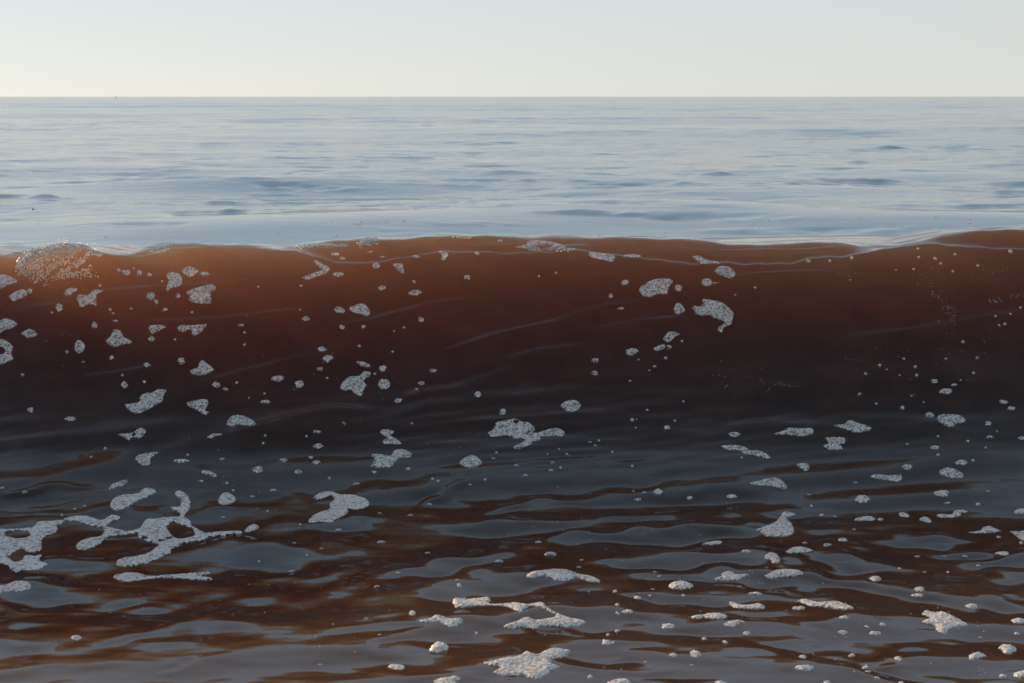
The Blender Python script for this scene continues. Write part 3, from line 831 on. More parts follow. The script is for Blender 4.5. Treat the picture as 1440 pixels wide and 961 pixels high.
     [[(154,710),(160,700),(175,695),(193,694),(202,687),(215,687),(220,692),(212,697),(196,703),(183,711),(165,718),(157,716)]], [], {}),
    ('great branching network of foam strands with dark holes in the trough',
     [[(247,691),(255,690),(267,700),(268,716),(260,725),(261,732),(248,733),(252,722),(240,717),(240,713),(252,712),(253,703),(245,696)],[(195,747),(204,731),(220,729),(240,727),(262,728),(270,736),(268,743),(256,739),(243,735),(236,742),(245,755),(258,760),(258,766),(243,772),(240,779),(225,785),(205,793),(185,797),(165,796),(163,790),(172,786),(205,779),(216,772),(222,766),(205,761),(194,757)],[(266,738),(283,746),(291,751),(294,757),(285,760),(262,764),(252,759),(270,755),(273,750)],[(287,751),(300,749),(338,747),(339,751),(315,753),(290,755)],[(82,735),(100,726),(125,726),(142,732),(152,726),(162,724),(173,729),(160,733),(150,740),(165,744),(180,747),(198,742),(198,749),(180,751),(160,754),(148,758),(146,762),(132,770),(115,774),(107,771),(108,764),(122,758),(140,754),(145,748),(143,742),(125,740),(108,733),(95,733),(84,739)],[(-26,748),(10,744),(45,742),(52,734),(75,733),(87,731),(82,741),(81,748),(65,755),(60,760),(58,775),(40,777),(30,772),(20,778),(8,784),(-26,780)],[(-26,780),(8,782),(20,790),(30,788),(35,781),(50,782),(57,779),(60,782),(56,788),(68,793),(60,799),(35,803),(16,804),(8,794),(-24,790)]], [[(42.0,752.0),(37.0,755.9),(25.0,757.5),(13.0,755.9),(8.0,752.0),(13.0,748.1),(25.0,746.5),(37.0,748.1)],[(241.0,757.0),(239.8,758.4),(237.0,759.0),(234.2,758.4),(233.0,757.0),(234.2,755.6),(237.0,755.0),(239.8,755.6)],[(229.0,761.0),(228.1,762.1),(226.0,762.5),(223.9,762.1),(223.0,761.0),(223.9,759.9),(226.0,759.5),(228.1,759.9)],[(207.0,757.0),(205.8,758.4),(203.0,759.0),(200.2,758.4),(199.0,757.0),(200.2,755.6),(203.0,755.0),(205.8,755.6)]], {'cell': 0.0078, 'step': 0.0036, 'thick': 0.011}),
    ('smooth rounded foam pillow in the shaded trough below the foam network',
     [[(-14,827),(10,822),(22,817),(40,818),(44,824),(38,830),(20,832),(-14,833)]], [], {}),
    ('long horizontal foam strip forked at one end below the foam network',
     [[(158,810),(180,806),(200,807),(210,810),(240,809),(270,806),(293,804),(296,807),(280,810),(297,813),(296,816),(270,815),(230,813),(205,815),(185,818),(168,817)]], [], {}),
    ('round foam island on dark water beside the tip of the foam network',
     [[(306,705),(310,696),(320,692),(332,700),(327,708),(310,710)]], [], {}),
    ('small smooth foam leaf at the tip of the foam network',
     [[(343,746),(350,740),(360,738),(365,742),(355,747),(345,748)]], [], {}),
    ('foam patch shaped like a question mark on grey water',
     [[(439,700),(453,692),(468,691),(478,695),(497,696),(515,701),(520,710),(511,715),(501,717),(490,716),(490,721),(476,729),(465,735),(453,734),(433,735),(438,726),(453,719),(463,715),(463,708),(469,703),(465,697),(457,700),(447,703)]], [], {}),
    ('wing-shaped white foam strip arched upward in the foreground',
     [[(740,808),(755,803),(780,801),(800,803),(815,808),(835,812),(845,817),(842,820),(828,818),(812,813),(805,814),(795,817),(780,816),(768,811),(745,813)]], [], {'thick': 0.014}),
    ('sunlit zigzag foam strip shaped like the letter Z',
     [[(636.0,844.3),(641.2,841.2),(655.8,842.2),(672.5,840.8),(687.1,840.6),(691.2,844.3),(688.1,848.9),(710.0,849.1),(726.7,848.1),(741.2,850.2),(751.7,848.1),(764.2,847.0),(768.3,852.2),(778.8,858.9),(787.1,863.1),(799.6,867.2),(810.0,870.4),(821.5,872.5),(824.6,875.6),(814.2,879.8),(791.2,882.9),(778.8,881.4),(764.2,880.8),(749.6,885.0),(737.1,881.8),(722.5,885.0),(707.9,881.8),(709.0,878.7),(724.6,874.5),(739.2,867.2),(753.8,871.4),(766.2,870.4),(778.8,867.2),(780.8,864.1),(772.5,860.6),(766.2,856.4),(757.9,853.5),(745.4,853.1),(737.1,857.9),(730.8,861.4),(722.5,857.9),(710.0,852.7),(687.1,852.0),(664.2,852.7),(643.3,855.2),(638.1,852.7)]], [], {'thick': 0.012}),
    ('sunlit moustache of foam next to the zigzag strip',
     [[(589.2,872.5),(601.7,870.4),(612.1,865.6),(624.6,867.2),(632.9,870.4),(647.5,869.3),(651.7,873.5),(643.3,880.8),(632.9,882.2),(624.6,878.7),(616.2,874.5),(597.5,876.0)]], [], {'thick': 0.012}),
    ('tall rounded dome of sunlit foam with ripples round it',
     [[(603.3,915.2),(604.8,911.4),(610.0,907.9),(618.3,907.2),(624.6,909.3),(631.9,912.0),(626.7,916.2),(614.2,918.3),(605.8,918.3)]], [], {'thick': 0.03}),
    ('largest sunlit foam patch, star-shaped with a raised arm',
     [[(678.8,931.8),(693.3,929.8),(710.0,924.5),(722.5,924.5),(732.9,920.4),(741.2,916.2),(753.8,920.4),(768.3,914.1),(782.9,912.0),(799.6,914.1),(802.7,917.2),(793.3,924.5),(776.7,927.7),(778.8,933.9),(789.2,938.1),(776.7,942.2),(766.2,950.6),(749.6,954.8),(739.2,951.6),(726.7,950.6),(714.2,951.6),(695.4,947.5),(693.3,944.3),(701.7,940.2),(699.6,938.1),(689.2,936.0)]], [], {'thick': 0.013}),
    ('ragged sunlit foam patch below the star-shaped one',
     [[(610.0,956.8),(622.5,953.7),(643.3,950.6),(648.5,954.8),(643.3,961.0),(645.4,971.4),(614.2,971.4),(611.0,961.0)]], [], {'thick': 0.012}),
    ('smooth sunlit foam loaf on a dark streak of water',
     [[(976.0,824.0),(970.7,827.5),(958.0,829.0),(945.3,827.5),(940.0,824.0),(945.3,820.5),(958.0,819.0),(970.7,820.5)]], [], {'thick': 0.016}),
    ('sunlit foam patch like a dog with a raised back',
     [[(1003.3,815.2),(1013.1,811.0),(1014.2,806.8),(1023.5,803.7),(1032.9,805.2),(1035.0,808.5),(1053.8,808.3),(1045.4,812.0),(1039.2,816.8),(1024.6,816.2),(1014.2,817.2)]], [], {'thick': 0.016}),
    ('sunlit potato of foam floating beside the shaded fin-shaped one',
     [[(1073.5,810.0),(1085.0,804.8),(1097.5,801.0),(1112.1,801.0),(1124.6,803.1),(1130.8,806.2),(1118.3,811.0),(1095.4,812.0),(1089.2,814.5),(1076.7,812.0)]], [], {'thick': 0.016}),
    ('sunlit foam lump with a second lump before it',
     [[(1073.5,782.9),(1077.7,779.3),(1086.0,778.1),(1094.4,780.8),(1097.5,787.0),(1095.4,792.2),(1086.0,792.2),(1081.9,787.0),(1076.7,786.0)]], [], {'thick': 0.016}),
    ('shaded blue-grey fin of foam behind the sunlit potato of foam',
     [[(1104.8,775.6),(1113.1,771.8),(1124.6,770.4),(1135.0,771.8),(1144.4,775.6),(1130.8,777.2),(1110.0,777.7)]], [], {'thick': 0.016}),
    ('small shaded foam loaf on a dark streak behind the dog-shaped patch',
     [[(987.1,765.2),(995.4,762.7),(1003.8,761.4),(1015.2,762.0),(1014.2,764.5),(1001.7,766.6)]], [], {'thick': 0.014}),
    ('blue-grey foam patch like a seal sitting up in the trough',
     [[(1063.1,745.4),(1068.3,742.9),(1080.8,739.2),(1091.2,732.9),(1097.5,725.6),(1098.5,721.9),(1107.9,720.4),(1119.4,724.0),(1115.2,727.1),(1105.8,728.3),(1113.1,736.0),(1117.3,744.4),(1115.2,751.7),(1105.8,754.8),(1078.8,754.8),(1069.4,749.6)]], [], {'thick': 0.016}),
    ('sunlit saddle-shaped foam strip with an upturned end',
     [[(1024.6,846.8),(1030.8,846.0),(1041.2,850.2),(1053.8,851.2),(1066.2,849.5),(1075.6,852.0),(1074.6,856.4),(1057.9,856.8),(1041.2,855.8),(1029.8,853.7)]], [], {'thick': 0.012}),
    ('sunlit foam strip like a slug on grey water',
     [[(970.0,868.1),(978.8,865.2),(989.2,865.2),(995.4,863.1),(1014.2,863.5),(1023.5,866.6),(1018.3,869.8),(1001.7,870.4),(989.2,868.7),(980.8,871.0)]], [], {'thick': 0.012}),
    ('sunlit foam flake beside the slug-shaped strip',
     [[(1016.2,879.1),(1022.5,875.0),(1035.0,872.9),(1048.5,874.1),(1039.2,878.1),(1028.8,882.2)]], [], {'thick': 0.012}),
    ('small sunlit foam flake with a pointed end',
     [[(1051.2,834.8),(1060.0,832.9),(1070.4,833.5),(1071.5,836.4),(1060.0,836.6)]], [], {'thick': 0.01}),
    ('long sunlit foam strip tapering to a point like a comet',
     [[(1121,845),(1133,843),(1143,846),(1155,848),(1171,846),(1186,848),(1202,856),(1182,857),(1152,853),(1138,852),(1128,848)]], [], {'thick': 0.013}),
    ('large sunlit foam patch spread like an animal hide',
     [[(1295.2,862.5),(1302.5,858.9),(1312.9,861.4),(1325.4,861.0),(1335.8,864.5),(1350.4,871.8),(1362.9,879.3),(1348.3,881.4),(1337.9,886.0),(1327.5,891.2),(1317.1,888.1),(1315.0,883.9),(1314.0,879.8),(1300.4,876.6),(1295.2,874.5),(1306.7,869.3),(1297.3,865.6)]], [], {'thick': 0.013}),
    ('round sunlit foam cushion near the hide-shaped patch',
     [[(1403.5,912.7),(1407.7,907.9),(1419.2,907.2),(1428.5,910.4),(1429.6,916.2),(1419.2,920.0),(1410.8,918.3),(1407.7,914.5)]], [], {'thick': 0.015}),
    ('sunlit foam lump with a pointed end near the round cushion',
     [[(1361.2,922.9),(1367.1,919.8),(1375.4,919.3),(1387.9,922.9),(1379.6,925.0),(1373.3,928.3),(1364.0,927.0)]], [], {'thick': 0.015}),
    ('sunlit foam patch below the round cushion',
     [[(1423.8,948.9),(1429.6,945.4),(1440.0,943.7),(1452.5,945.4),(1452.5,952.7),(1431.7,953.1)]], [], {'thick': 0.014}),
    ('sunlit wedge of foam with a sloping back in the near water',
     [[(851.7,961.0),(860.0,957.9),(872.5,955.2),(887.1,957.9),(885.0,964.1),(864.2,969.3),(853.8,967.2)]], [], {'thick': 0.014}),
    ('shaded barrel-shaped foam lump on the grey trough water',
     [[(1201.5,702.3),(1204.6,697.9),(1211.9,696.5),(1221.2,699.0),(1223.3,704.8),(1212.9,707.5),(1203.5,705.2)]], [], {'thick': 0.014}),
    ('shaded foam boat with a dot behind it in the trough',
     [[(1200.4,731.0),(1210.8,727.1),(1223.3,726.2),(1231.7,729.2),(1227.5,731.9),(1210.8,732.3)],[(1243.0,730.5),(1241.5,731.6),(1238.0,732.1),(1234.5,731.6),(1233.0,730.5),(1234.5,729.4),(1238.0,728.9),(1241.5,729.4)]], [], {'thick': 0.012}),
    ('shaded foam tadpole tilted on the grey water',
     [[(1262.9,722.1),(1269.2,720.8),(1279.2,724.2),(1278.5,727.1),(1269.2,726.7),(1264.0,724.6)]], [], {'thick': 0.01}),
    ('shaded foam cube beside the tadpole-shaped one',
     [[(1292.5,730.8),(1295.2,727.5),(1303.5,726.9),(1310.4,732.3),(1306.7,735.4),(1298.3,734.0)]], [], {'thick': 0.012}),
    ('shaded foam hook curling over at one end',
     [[(1316.7,724.0),(1323.3,722.5),(1337.9,723.1),(1341.0,718.3),(1352.5,717.3),(1361.9,719.8),(1352.5,721.9),(1350.4,726.2),(1333.8,728.3),(1319.2,727.1)]], [], {'thick': 0.009}),
    ('shaded shark-fin of foam with a thin flat tail',
     [[(1359.8,749.0),(1375.4,747.1),(1381.7,741.7),(1392.1,740.4),(1400.4,744.0),(1408.8,747.1),(1394.2,749.6),(1365.0,750.2)]], [], {'thick': 0.012}),
    ('shaded ragged foam patch beside the shark-fin one',
     [[(1420.2,746.9),(1431.7,747.9),(1446.2,745.8),(1446.2,760.0),(1435.8,759.6),(1428.5,754.2)]], [], {'thick': 0.01}),
    ('shaded foam lump above the shark-fin patch',
     [[(1425.4,719.8),(1431.7,716.2),(1440.0,715.2),(1448.3,717.1),(1448.3,722.9),(1431.7,723.5)]], [], {'thick': 0.012}),
]
SHORT = []
_cuts = (' with ', ' on ', ' in ', ' below ', ' beside ', ' under ', ' above ', ' just ', ' at ', ' near ', ' hanging', ' lying', ' floating', ' behind ', ' along ', ' next ', ' left ', ' half ', ' high ', ', ', ' sitting', ' tilted', ' tapering', ' shaped like', ' thicker', ' arched upward', ' forked', ' curling')
for label, polys, holes, kw in PATCHES:
    s_ = label
    for c_ in _cuts: s_ = s_.split(c_)[0]
    if 'question mark' in label: s_ = 'question-mark foam patch'
    if 'letter Z' in label: s_ = 'sunlit zigzag foam strip'
    pc = np.concatenate([np.asarray(q_, float) for q_ in polys])
    SHORT.append((pc, s_))
def near_patch(u, v):
    """name the patch a small thing lies next to, and on which side of it in the place itself"""
    best = None
    for pc, s_ in SHORT:
        d_ = np.hypot(pc[:, 0] - u, (pc[:, 1] - v) * (1.0 if v < 620 else 2.0))
        if best is None or d_.min() < best[0]:
            best = (d_.min(), s_, v - pc[:, 1].mean(), (pc[:, 1].max() - pc[:, 1].min()) * 0.5)
    d_, s_, dv, half = best
    if abs(dv) < half + 2: rel = 'beside'
    elif v < 640: rel = 'higher up than' if dv < 0 else 'lower down than'
    else: rel = 'seaward of' if dv < 0 else 'shoreward of'
    if rel != 'beside': rel = ('just ' if d_ < 16 else 'well ') + rel
    return rel + ' the ' + s_
for label, polys, holes, kw in PATCHES:
    foam_raft('foam_patch', polys, holes, label, 'foam patches adrift on the water', **kw)

# ---- smaller blobs: (u, v, half width, half height)
BLOBS = [(83, 432, 5, 7), (41, 469, 11, 6.5), (133, 457, 5, 5), (162, 451, 5, 2), (94, 495, 3, 3), (157, 503, 4.5, 3), (117, 509, 3, 2), (207, 513, 5.5, 3.5), 
    (32, 527, 3.2, 2.3), (213, 476, 5, 4), (255, 508, 5.5, 5.5), (177, 383, 6.5, 5), (188, 377, 3, 1.5), (196, 384, 4, 4.5), (210, 386, 4, 3), 
    (288, 385, 7, 3.5), (212, 416, 7, 6), (220, 424, 3.5, 4), (250, 416, 4, 4), (232, 435, 4, 3), (184, 434, 3, 2.4), (270, 439, 2.6, 2.2), 
    (475, 386, 8, 4), (481, 363, 5, 2.5), (471, 357, 7, 2.6), (529, 374, 7, 4.5), (537, 405, 6, 4), (582, 396, 3, 2.6), (584, 412, 9, 4.5), 
    (592, 449, 5, 4.5), (478, 436, 8, 5), (481, 460, 5, 3.5), (511, 460, 3.5, 3), (430, 448, 5.5, 4), (423, 402, 3, 2.4), (339, 457, 4.5, 2.5), 
    (344, 485, 3, 2.4), (300, 405, 4, 4), (453, 491, 7, 4), (461, 504, 8, 5.5), (450, 519, 5, 3), (538, 518, 6, 4.5), (560, 563, 6, 3.5), 
    (390, 532, 10, 5), (421, 540, 6.5, 6), (304, 541, 6, 4.5), (317, 547, 5, 2.5), (333, 538, 3, 2.4), (373, 565, 7, 3), (445, 607, 5.5, 3), 
    (447, 627, 7.5, 4), (399, 647, 6, 3), (437, 643, 4, 2.5), (445, 650, 6, 3), (419, 663, 6, 3.5), (363, 660, 8.5, 4.5), (312, 645, 5, 2), 
    (370, 623, 3, 2), (484, 595, 3.5, 2.5), (283, 676, 5, 1.6), (526, 664, 4, 2.5), (574, 659, 4, 2), (609, 521, 5.5, 3), (593, 539, 5.5, 3.5), 
    (586, 547, 3, 2.4), (672, 554, 5.5, 5), (707, 579, 5.5, 4.5), (579, 595, 3, 2), (837, 507, 5.5, 3.5), (836, 525, 5, 4), (657, 390, 5.5, 3.5), 
    (879, 397, 6, 4.5), (954, 405, 6.5, 5), (955, 434, 8.5, 8), (941, 488, 4, 3), (889, 495, 9, 5.5), (873, 434, 5, 2.5), (859, 416, 4, 3.5), 
    (1137, 367, 4, 2.6), (938, 601, 5, 3.5), (921, 515, 3.5, 2), (1033, 611, 9, 4), (925, 691, 7, 4), (1330, 550, 10, 4.5), (1314, 536, 5.5, 3), 
    (1342, 541, 4.5, 2.5), (1307, 583, 7, 4), (1269, 573, 4, 3), (1209, 554, 3.5, 2.5), (1411, 565, 6.5, 3.5), (1422, 574, 6, 3.5), (1390, 595, 5, 3), 
    (1392, 614, 6, 2.5), (1437, 616, 6, 3), (1314, 629, 7.5, 3), (1276, 656, 8, 4), (1352, 650, 9, 4), (1324, 694, 11, 5), (1374, 503, 3.5, 2.5), 
    (99, 589, 9, 3.5), (43, 576, 5, 4), (175, 541, 5, 5.5), (203, 537, 3, 2.4), (558, 938, 12, 4.5), (580, 862, 6, 3.5), (853, 903, 7.5, 4), 
    (830, 951, 5, 2.5), (670, 890, 3.5, 2), (646, 823, 4, 3), (1124, 855, 10, 2.5), (939, 880, 10, 4), (883, 860, 8.5, 2.5), (868, 862, 4, 2), 
    (897, 840, 6, 3), (868, 850, 4, 2), (868, 887, 5, 2), (865, 831, 4, 2), (1049, 775, 7, 2.5), (1050, 890, 6, 2.5), (990, 898, 4.5, 2), 
    (1020, 903, 5, 2), (946, 921, 7, 3), (978, 919, 9.5, 4.5), (1129, 923, 6, 2.5), (1130, 939, 14, 4), (862, 903, 3.5, 2.5), (1013, 960, 9, 2.5), 
    (1232, 814, 9.5, 3.5), (1293, 828, 9, 3), (1290, 837, 9, 2.5), (1366, 852, 10.5, 3.5), (1433, 873, 11, 3.5), (1187, 868, 7, 2), (1185, 889, 8, 3), 
    (1231, 890, 8.5, 3), (1241, 878, 5.5, 2.5), (1219, 881, 4, 2), (1198, 921, 6, 2.5), (1263, 926, 6, 3), (1217, 938, 6, 2.5), (1221, 944, 5, 2), 
    (1233, 953, 5, 2), (1163, 959, 6, 2.5), (1430, 891, 5, 2), (1411, 950, 6.5, 2.5), (1267, 960, 5, 2), (1409, 778, 11, 3), (1404, 755, 5, 1.6), 
    (1185, 759, 7, 2.5), (1163, 766, 7, 2), (1332, 707, 5, 1.6), (1375, 709, 4, 2), (1029, 698, 8, 3), (970, 700, 5, 3), (897, 702, 6, 2), 
    (1155, 724, 4, 2), (108, 897, 9, 3.5), (752, 351, 11, 1.6), (805, 350, 6, 1.6), (521, 354, 5, 1.6), (537, 361, 5, 1.6), (585, 361, 6, 2.2), 
    (703, 338, 5, 2.2), (382, 351, 6, 1.6), ]
def zone(u, v):
    if v < 372 and 360 < u < 1180 and v < np.interp(u, *zip(*FRONT)) + 1:
        return 'small foam speck on the flat back of the wave crest', 'foam specks on the crest'
    if v < 450: return 'small pale foam blob on the glowing brown upper face of the wave', 'small foam blobs on the glowing upper face'
    if v < 575: return 'small grey foam blob on the dark middle of the wave face', 'small foam blobs on the dark middle of the face'
    if v < 700: return 'small grey foam blob on the shaded foot of the wave', 'small foam blobs at the foot of the wave'
    lit = v > np.interp(u, [0, 300, 560, 800, 1050, 1150, 1440], [900, 885, 830, 805, 770, 785, 840])
    if lit: return 'small sunlit foam blob floating on the rippled foreground water', 'sunlit foam blobs in the foreground'
    return 'small shaded foam blob floating in the trough before the wave', 'shaded foam blobs in the trough'
for i, (u, v, a, b) in enumerate(BLOBS):
    lb, gr = zone(u, v)
    size = 'tiny' if a < 4.2 else ('small' if a < 6.2 else ('middling' if a < 8.2 else 'broad'))
    form = 'round' if a < 1.35 * b else ('oval' if a < 2.3 * b else 'flat')
    hue = 'sunlit' if 'sunlit' in lb else ('pale' if 'pale' in lb else 'grey')
    lb = size + ' ' + form + ' ' + hue + ' foam blob ' + near_patch(u, v)
    if len(lb.split()) > 16: lb = lb.replace(' ' + hue + ' foam blob', ' foam blob')
    if len(lb.split()) > 16: lb = lb.replace(size + ' ' + form, form)
    foam_raft('foam_blob', [ell(u, v, a, b, i)], [], lb, gr, thick=0.007, step=0.0022)

# ---- single bubbles: thin domes of film on the water
BUBBLES = [(604, 710, 4), (577, 725, 4), (739, 669, 4), (775, 662, 4), (726, 655, 3.5), (694, 645, 3), (661, 682, 2.5), (757, 763, 5), (774, 780, 9), 
    (601, 778, 4), (702, 790, 6), (818, 788, 3), (814, 798, 3.5), (536, 763, 6), (476, 746, 5), (384, 690, 5), (355, 699, 4), (501, 681, 4.5), 
    (414, 764, 3), (452, 772, 3), (410, 804, 4), (119, 712, 2.6), (314, 728, 3), (534, 722, 3), (906, 693, 3), (891, 691, 2.4), (1138, 696, 3), 
    (1174, 727, 3), (1201, 745, 3), (1328, 783, 2.6), (1300, 805, 2.6), (1290, 783, 4), (921, 805, 3), (928, 811, 3), (918, 829, 3), (1041, 825, 2.6), 
    (777, 651, 3), (837, 627, 2.6), (830, 622, 2.6), (35, 693, 4), (3, 687, 4), (1203, 679, 3), (1389, 691, 3), (530, 825, 4), (560, 806, 3.5), 
    (643, 816, 3), (515, 870, 3), (534, 893, 3), (451, 935, 2.6), (973, 936, 3), (908, 931, 2.6), (1379, 897, 3), (1132, 764, 4), (1357, 783, 4), 
    (1376, 796, 3.5), ]
def dome_mesh(seg=14, rings=5):
    bm = bmesh.new()
    rows_ = []
    for j in range(rings):
        a = math.pi / 2 * j / rings
        rows_.append([bm.verts.new((math.cos(a) * math.cos(2 * math.pi * i / seg), math.cos(a) * math.sin(2 * math.pi * i / seg), math.sin(a) * 0.8 - 0.05)) for i in range(seg)])
    top = bm.verts.new((0, 0, 0.75))
    for j in range(rings - 1):
        for i in range(seg):
            bm.faces.new((rows_[j][i], rows_[j][(i + 1) % seg], rows_[j + 1][(i + 1) % seg], rows_[j + 1][i]))
    for i in range(seg):
        bm.faces.new((rows_[-1][i], rows_[-1][(i + 1) % seg], top))
    for f in bm.faces: f.smooth = True
    me = bpy.data.meshes.new('bubble'); bm.to_mesh(me); bm.free()
    me.materials.append(FILM)
    return me
DOME = dome_mesh()
for u, v, a in BUBBLES:
    p, n = hit(u, v)
    if p is None: continue
    o = bpy.data.objects.new('bubble', DOME); COL.objects.link(o)
    o.location = p; o.rotation_euler = n.to_track_quat('Z', 'Y').to_euler()
    rr = a * p.y / F_PX
    o.scale = (rr, rr, rr * 0.5)
    tag(o, ('large' if a > 4.6 else ('small' if a > 2.9 else 'tiny')) + ' clear bubble ' + near_patch(u, v), 'bubble', 'single bubbles on the water')

# ---- heaps of droplets and bubbles, too small to pick apart: one mesh of little domes
def droplet_mesh(name, spots, mat, cellval=0.6):
    """spots: (point, normal, radius)"""
    vs, fs = [], []
    seg = 7
    for p, n, rad in spots:
        t1 = n.orthogonal().normalized(); t2 = n.cross(t1)
        b0 = len(vs)
        for (hh, rr) in ((-0.25, 0.97), (0.35, 0.93), (0.75, 0.6)):
            for i in range(seg):
                a = 2 * math.pi * i / seg
                vs.append(p + n * (rad * hh) + (t1 * math.cos(a) + t2 * math.sin(a)) * (rad * rr))
        vs.append(p + n * rad)
        for j in range(2):
            for i in range(seg):
                k2 = (i + 1) % seg
                fs.append((b0 + j * seg + i, b0 + j * seg + k2, b0 + (j + 1) * seg + k2, b0 + (j + 1) * seg + i))
        for i in range(seg):
            fs.append((b0 + 2 * seg + i, b0 + 2 * seg + (i + 1) % seg, b0 + 3 * seg))
    me = bpy.data.meshes.new(name)
    me.from_pydata([tuple(v) for v in vs], [], fs)
    me.polygons.foreach_set('use_smooth', np.ones(len(fs), bool))
    att = me.attributes.new('cell', 'FLOAT', 'POINT'); att.data.foreach_set('value', np.full(len(vs), cellval, np.float32))
    me.materials.append(mat)
    o = bpy.data.objects.new(name, me); COL.objects.link(o)
    return o
def in_poly(u, v, poly):
    return poly_sd(np.array([[u, v]]), np.array(poly))[0] > 0

# the bubbly lip on the hump of the crest
LIP = T(0, 330, [(95,240),(140,160),(190,105),(300,65),(440,45),(560,45),(610,75),(690,100),(640,130),(600,150),(620,230),(685,285),(560,300),(400,305),(350,330),(290,350),(210,320),(120,280)])
r = np.random.default_rng(5)
lip = []
while len(lip) < 1050:
    u, v = r.uniform(18, 145), r.uniform(337, 404)
    if not in_poly(u, v, LIP): continue
    dens = np.clip(1.1 - (u - 30) / 130 - abs(v - 360) / 120 + (0.5 if v < 350 else 0) + 0.5 * math.sin(u * 0.23 + v * 0.31), 0.05, 1)
    if v > 383 and u > 78: dens = 0.9
    dens *= min(1.0, 0.15 + poly_sd(np.array([[u, v]]), np.array(LIP))[0] / 9.0) if v > 356 else 1.0
    if r.random() > dens: continue
    p, n = hit(u, v)
    if p is None: continue
    up = max(0.0, 1 - (v - np.interp(u, *zip(*FRONT))) / 22.0)
    p = p + Vector((0, -0.3, 1)) * (r.random() ** 2 * 0.016 * up)
    lip.append((p, n, r.choice([0.0016, 0.0023, 0.0032, 0.0045], p=[.35, .35, .22, .08])))
lo_ = droplet_mesh('foaming_crest', lip, LIPFOAM, 0.5)
tag(lo_, 'heap of glinting white bubbles breaking over the hump of the wave crest', 'foam')
fr_ = foam_raft('froth', [[(22,370),(29,359),(40,351),(60,345),(90,340),(116,340),(137,349),(128,352),(110,347),(92,348),(75,351),(58,355),(42,361),(30,374)]], [], '', thick=0.014, cell=0.0056, mat=LIPFOAM)
if fr_:
    fr_.parent = lo_
    for k_ in ('label', 'category'):
        if k_ in fr_: del fr_[k_]
# bright foam on the crest; some white bubbles stand for sun glints on its edges
edge = []
for (ua, va, ub, vb, cnt, jit_) in ((212, 352, 240, 343, 60, 3), (128, 351, 142, 355, 40, 3), (505, 341, 531, 334, 90, 3), (416, 346, 488, 344, 60, 1.5), (738, 347, 800, 350, 40, 2), (635, 333, 665, 334, 20, 1), (22, 372, 60, 348, 60, 4)):
    for i in range(cnt):
        t = r.random()
        p, n = hit(ua + (ub - ua) * t + r.normal(0, 1.5), va + (vb - va) * t + abs(r.normal(0, jit_)))
        if p is not None and p.y < 7: edge.append((p, n, r.choice([0.002, 0.003, 0.004])))
eo = droplet_mesh('crest_bubbles_and_glints', edge, LIPFOAM, 0.7)
tag(eo, 'scattered fine white bubbles, some standing for sun glints, on the sharp crest edge', 'foam', kind='stuff')
# stray flecks: face, trough and the calm water behind the crest
fl = []
FLECKS = [(73, 440, 2), (167, 380, 2.5), (228, 396, 2), (155, 436, 2.5), (159, 441, 2), (141, 402, 2), (246, 478, 2), (172, 528, 2), (344, 468, 2), 
    (363, 404, 2), (568, 461, 2), (554, 466, 1.5), (505, 487, 2.5), (422, 436, 1.5), (527, 526, 2), (552, 495, 2), (460, 532, 2), (372, 554, 2), 
    (350, 560, 1.5), (373, 613, 2), (431, 614, 2), (698, 637, 2), (788, 658, 2), (842, 620, 2), (786, 632, 1.5), (797, 639, 2), (770, 639, 1.5), 
    (682, 675, 2), (936, 504, 2.5), (959, 480, 2), (898, 506, 1.5), (1034, 415, 1.5), (1062, 405, 2), (913, 521, 1.5), (886, 536, 2), (910, 577, 2), 
    (889, 591, 3), (961, 565, 2), (949, 592, 2), (895, 590, 1), (894, 602, 1.5), (1043, 644, 2), (889, 656, 2.5), (861, 636, 2), (1368, 648, 2.5), 
    (1361, 621, 2.5), (1319, 614, 2), (1319, 640, 2.5), (1386, 630, 2), (1276, 625, 2), (1402, 607, 1.5), (1354, 481, 2.5), (1405, 458, 2), 
    (1413, 456, 2.5), (1369, 525, 2.5), (1330, 505, 2), (1287, 516, 2.5), (1289, 528, 2.5), (1271, 505, 2), (1237, 514, 2.5), (1217, 526, 2.5), 
    (1247, 520, 1.5), (1265, 528, 1.5), (1351, 535, 1.5), (1232, 568, 2), (1282, 557, 1.5), (1299, 566, 1.5), (1421, 442, 2), (1400, 445, 2), 
    (1435, 433, 2), (148, 631, 2.5), (128, 643, 2), (264, 640, 2), (319, 680, 2.5), (328, 690, 2), (376, 719, 2), (463, 673, 2.5), (422, 738, 2), 
    (431, 781, 2), (364, 790, 2), (105, 716, 2), (87, 725, 2), (608, 674, 2.5), (616, 677, 2.5), (914, 838, 2), (961, 838, 2.5), (1141, 712, 2.5), 
    (1436, 764, 3), (1333, 805, 2), (1265, 800, 2), (855, 893, 2.5), (1198, 363, 2.5), (1167, 367, 2), (1291, 350, 2), (1292, 362, 2), (1315, 364, 2.5), 
    (1343, 358, 2), (1323, 371, 2), (1375, 374, 2), (1421, 354, 3), (1260, 380, 1.5), (1285, 379, 2), (1340, 382, 2), (671, 357, 3), (758, 389, 2), 
    (782, 384, 2), ]
for u, v, a in FLECKS:
    p, n = hit(u, v)
    if p is not None: fl.append((p, n, a * p.y / F_PX))
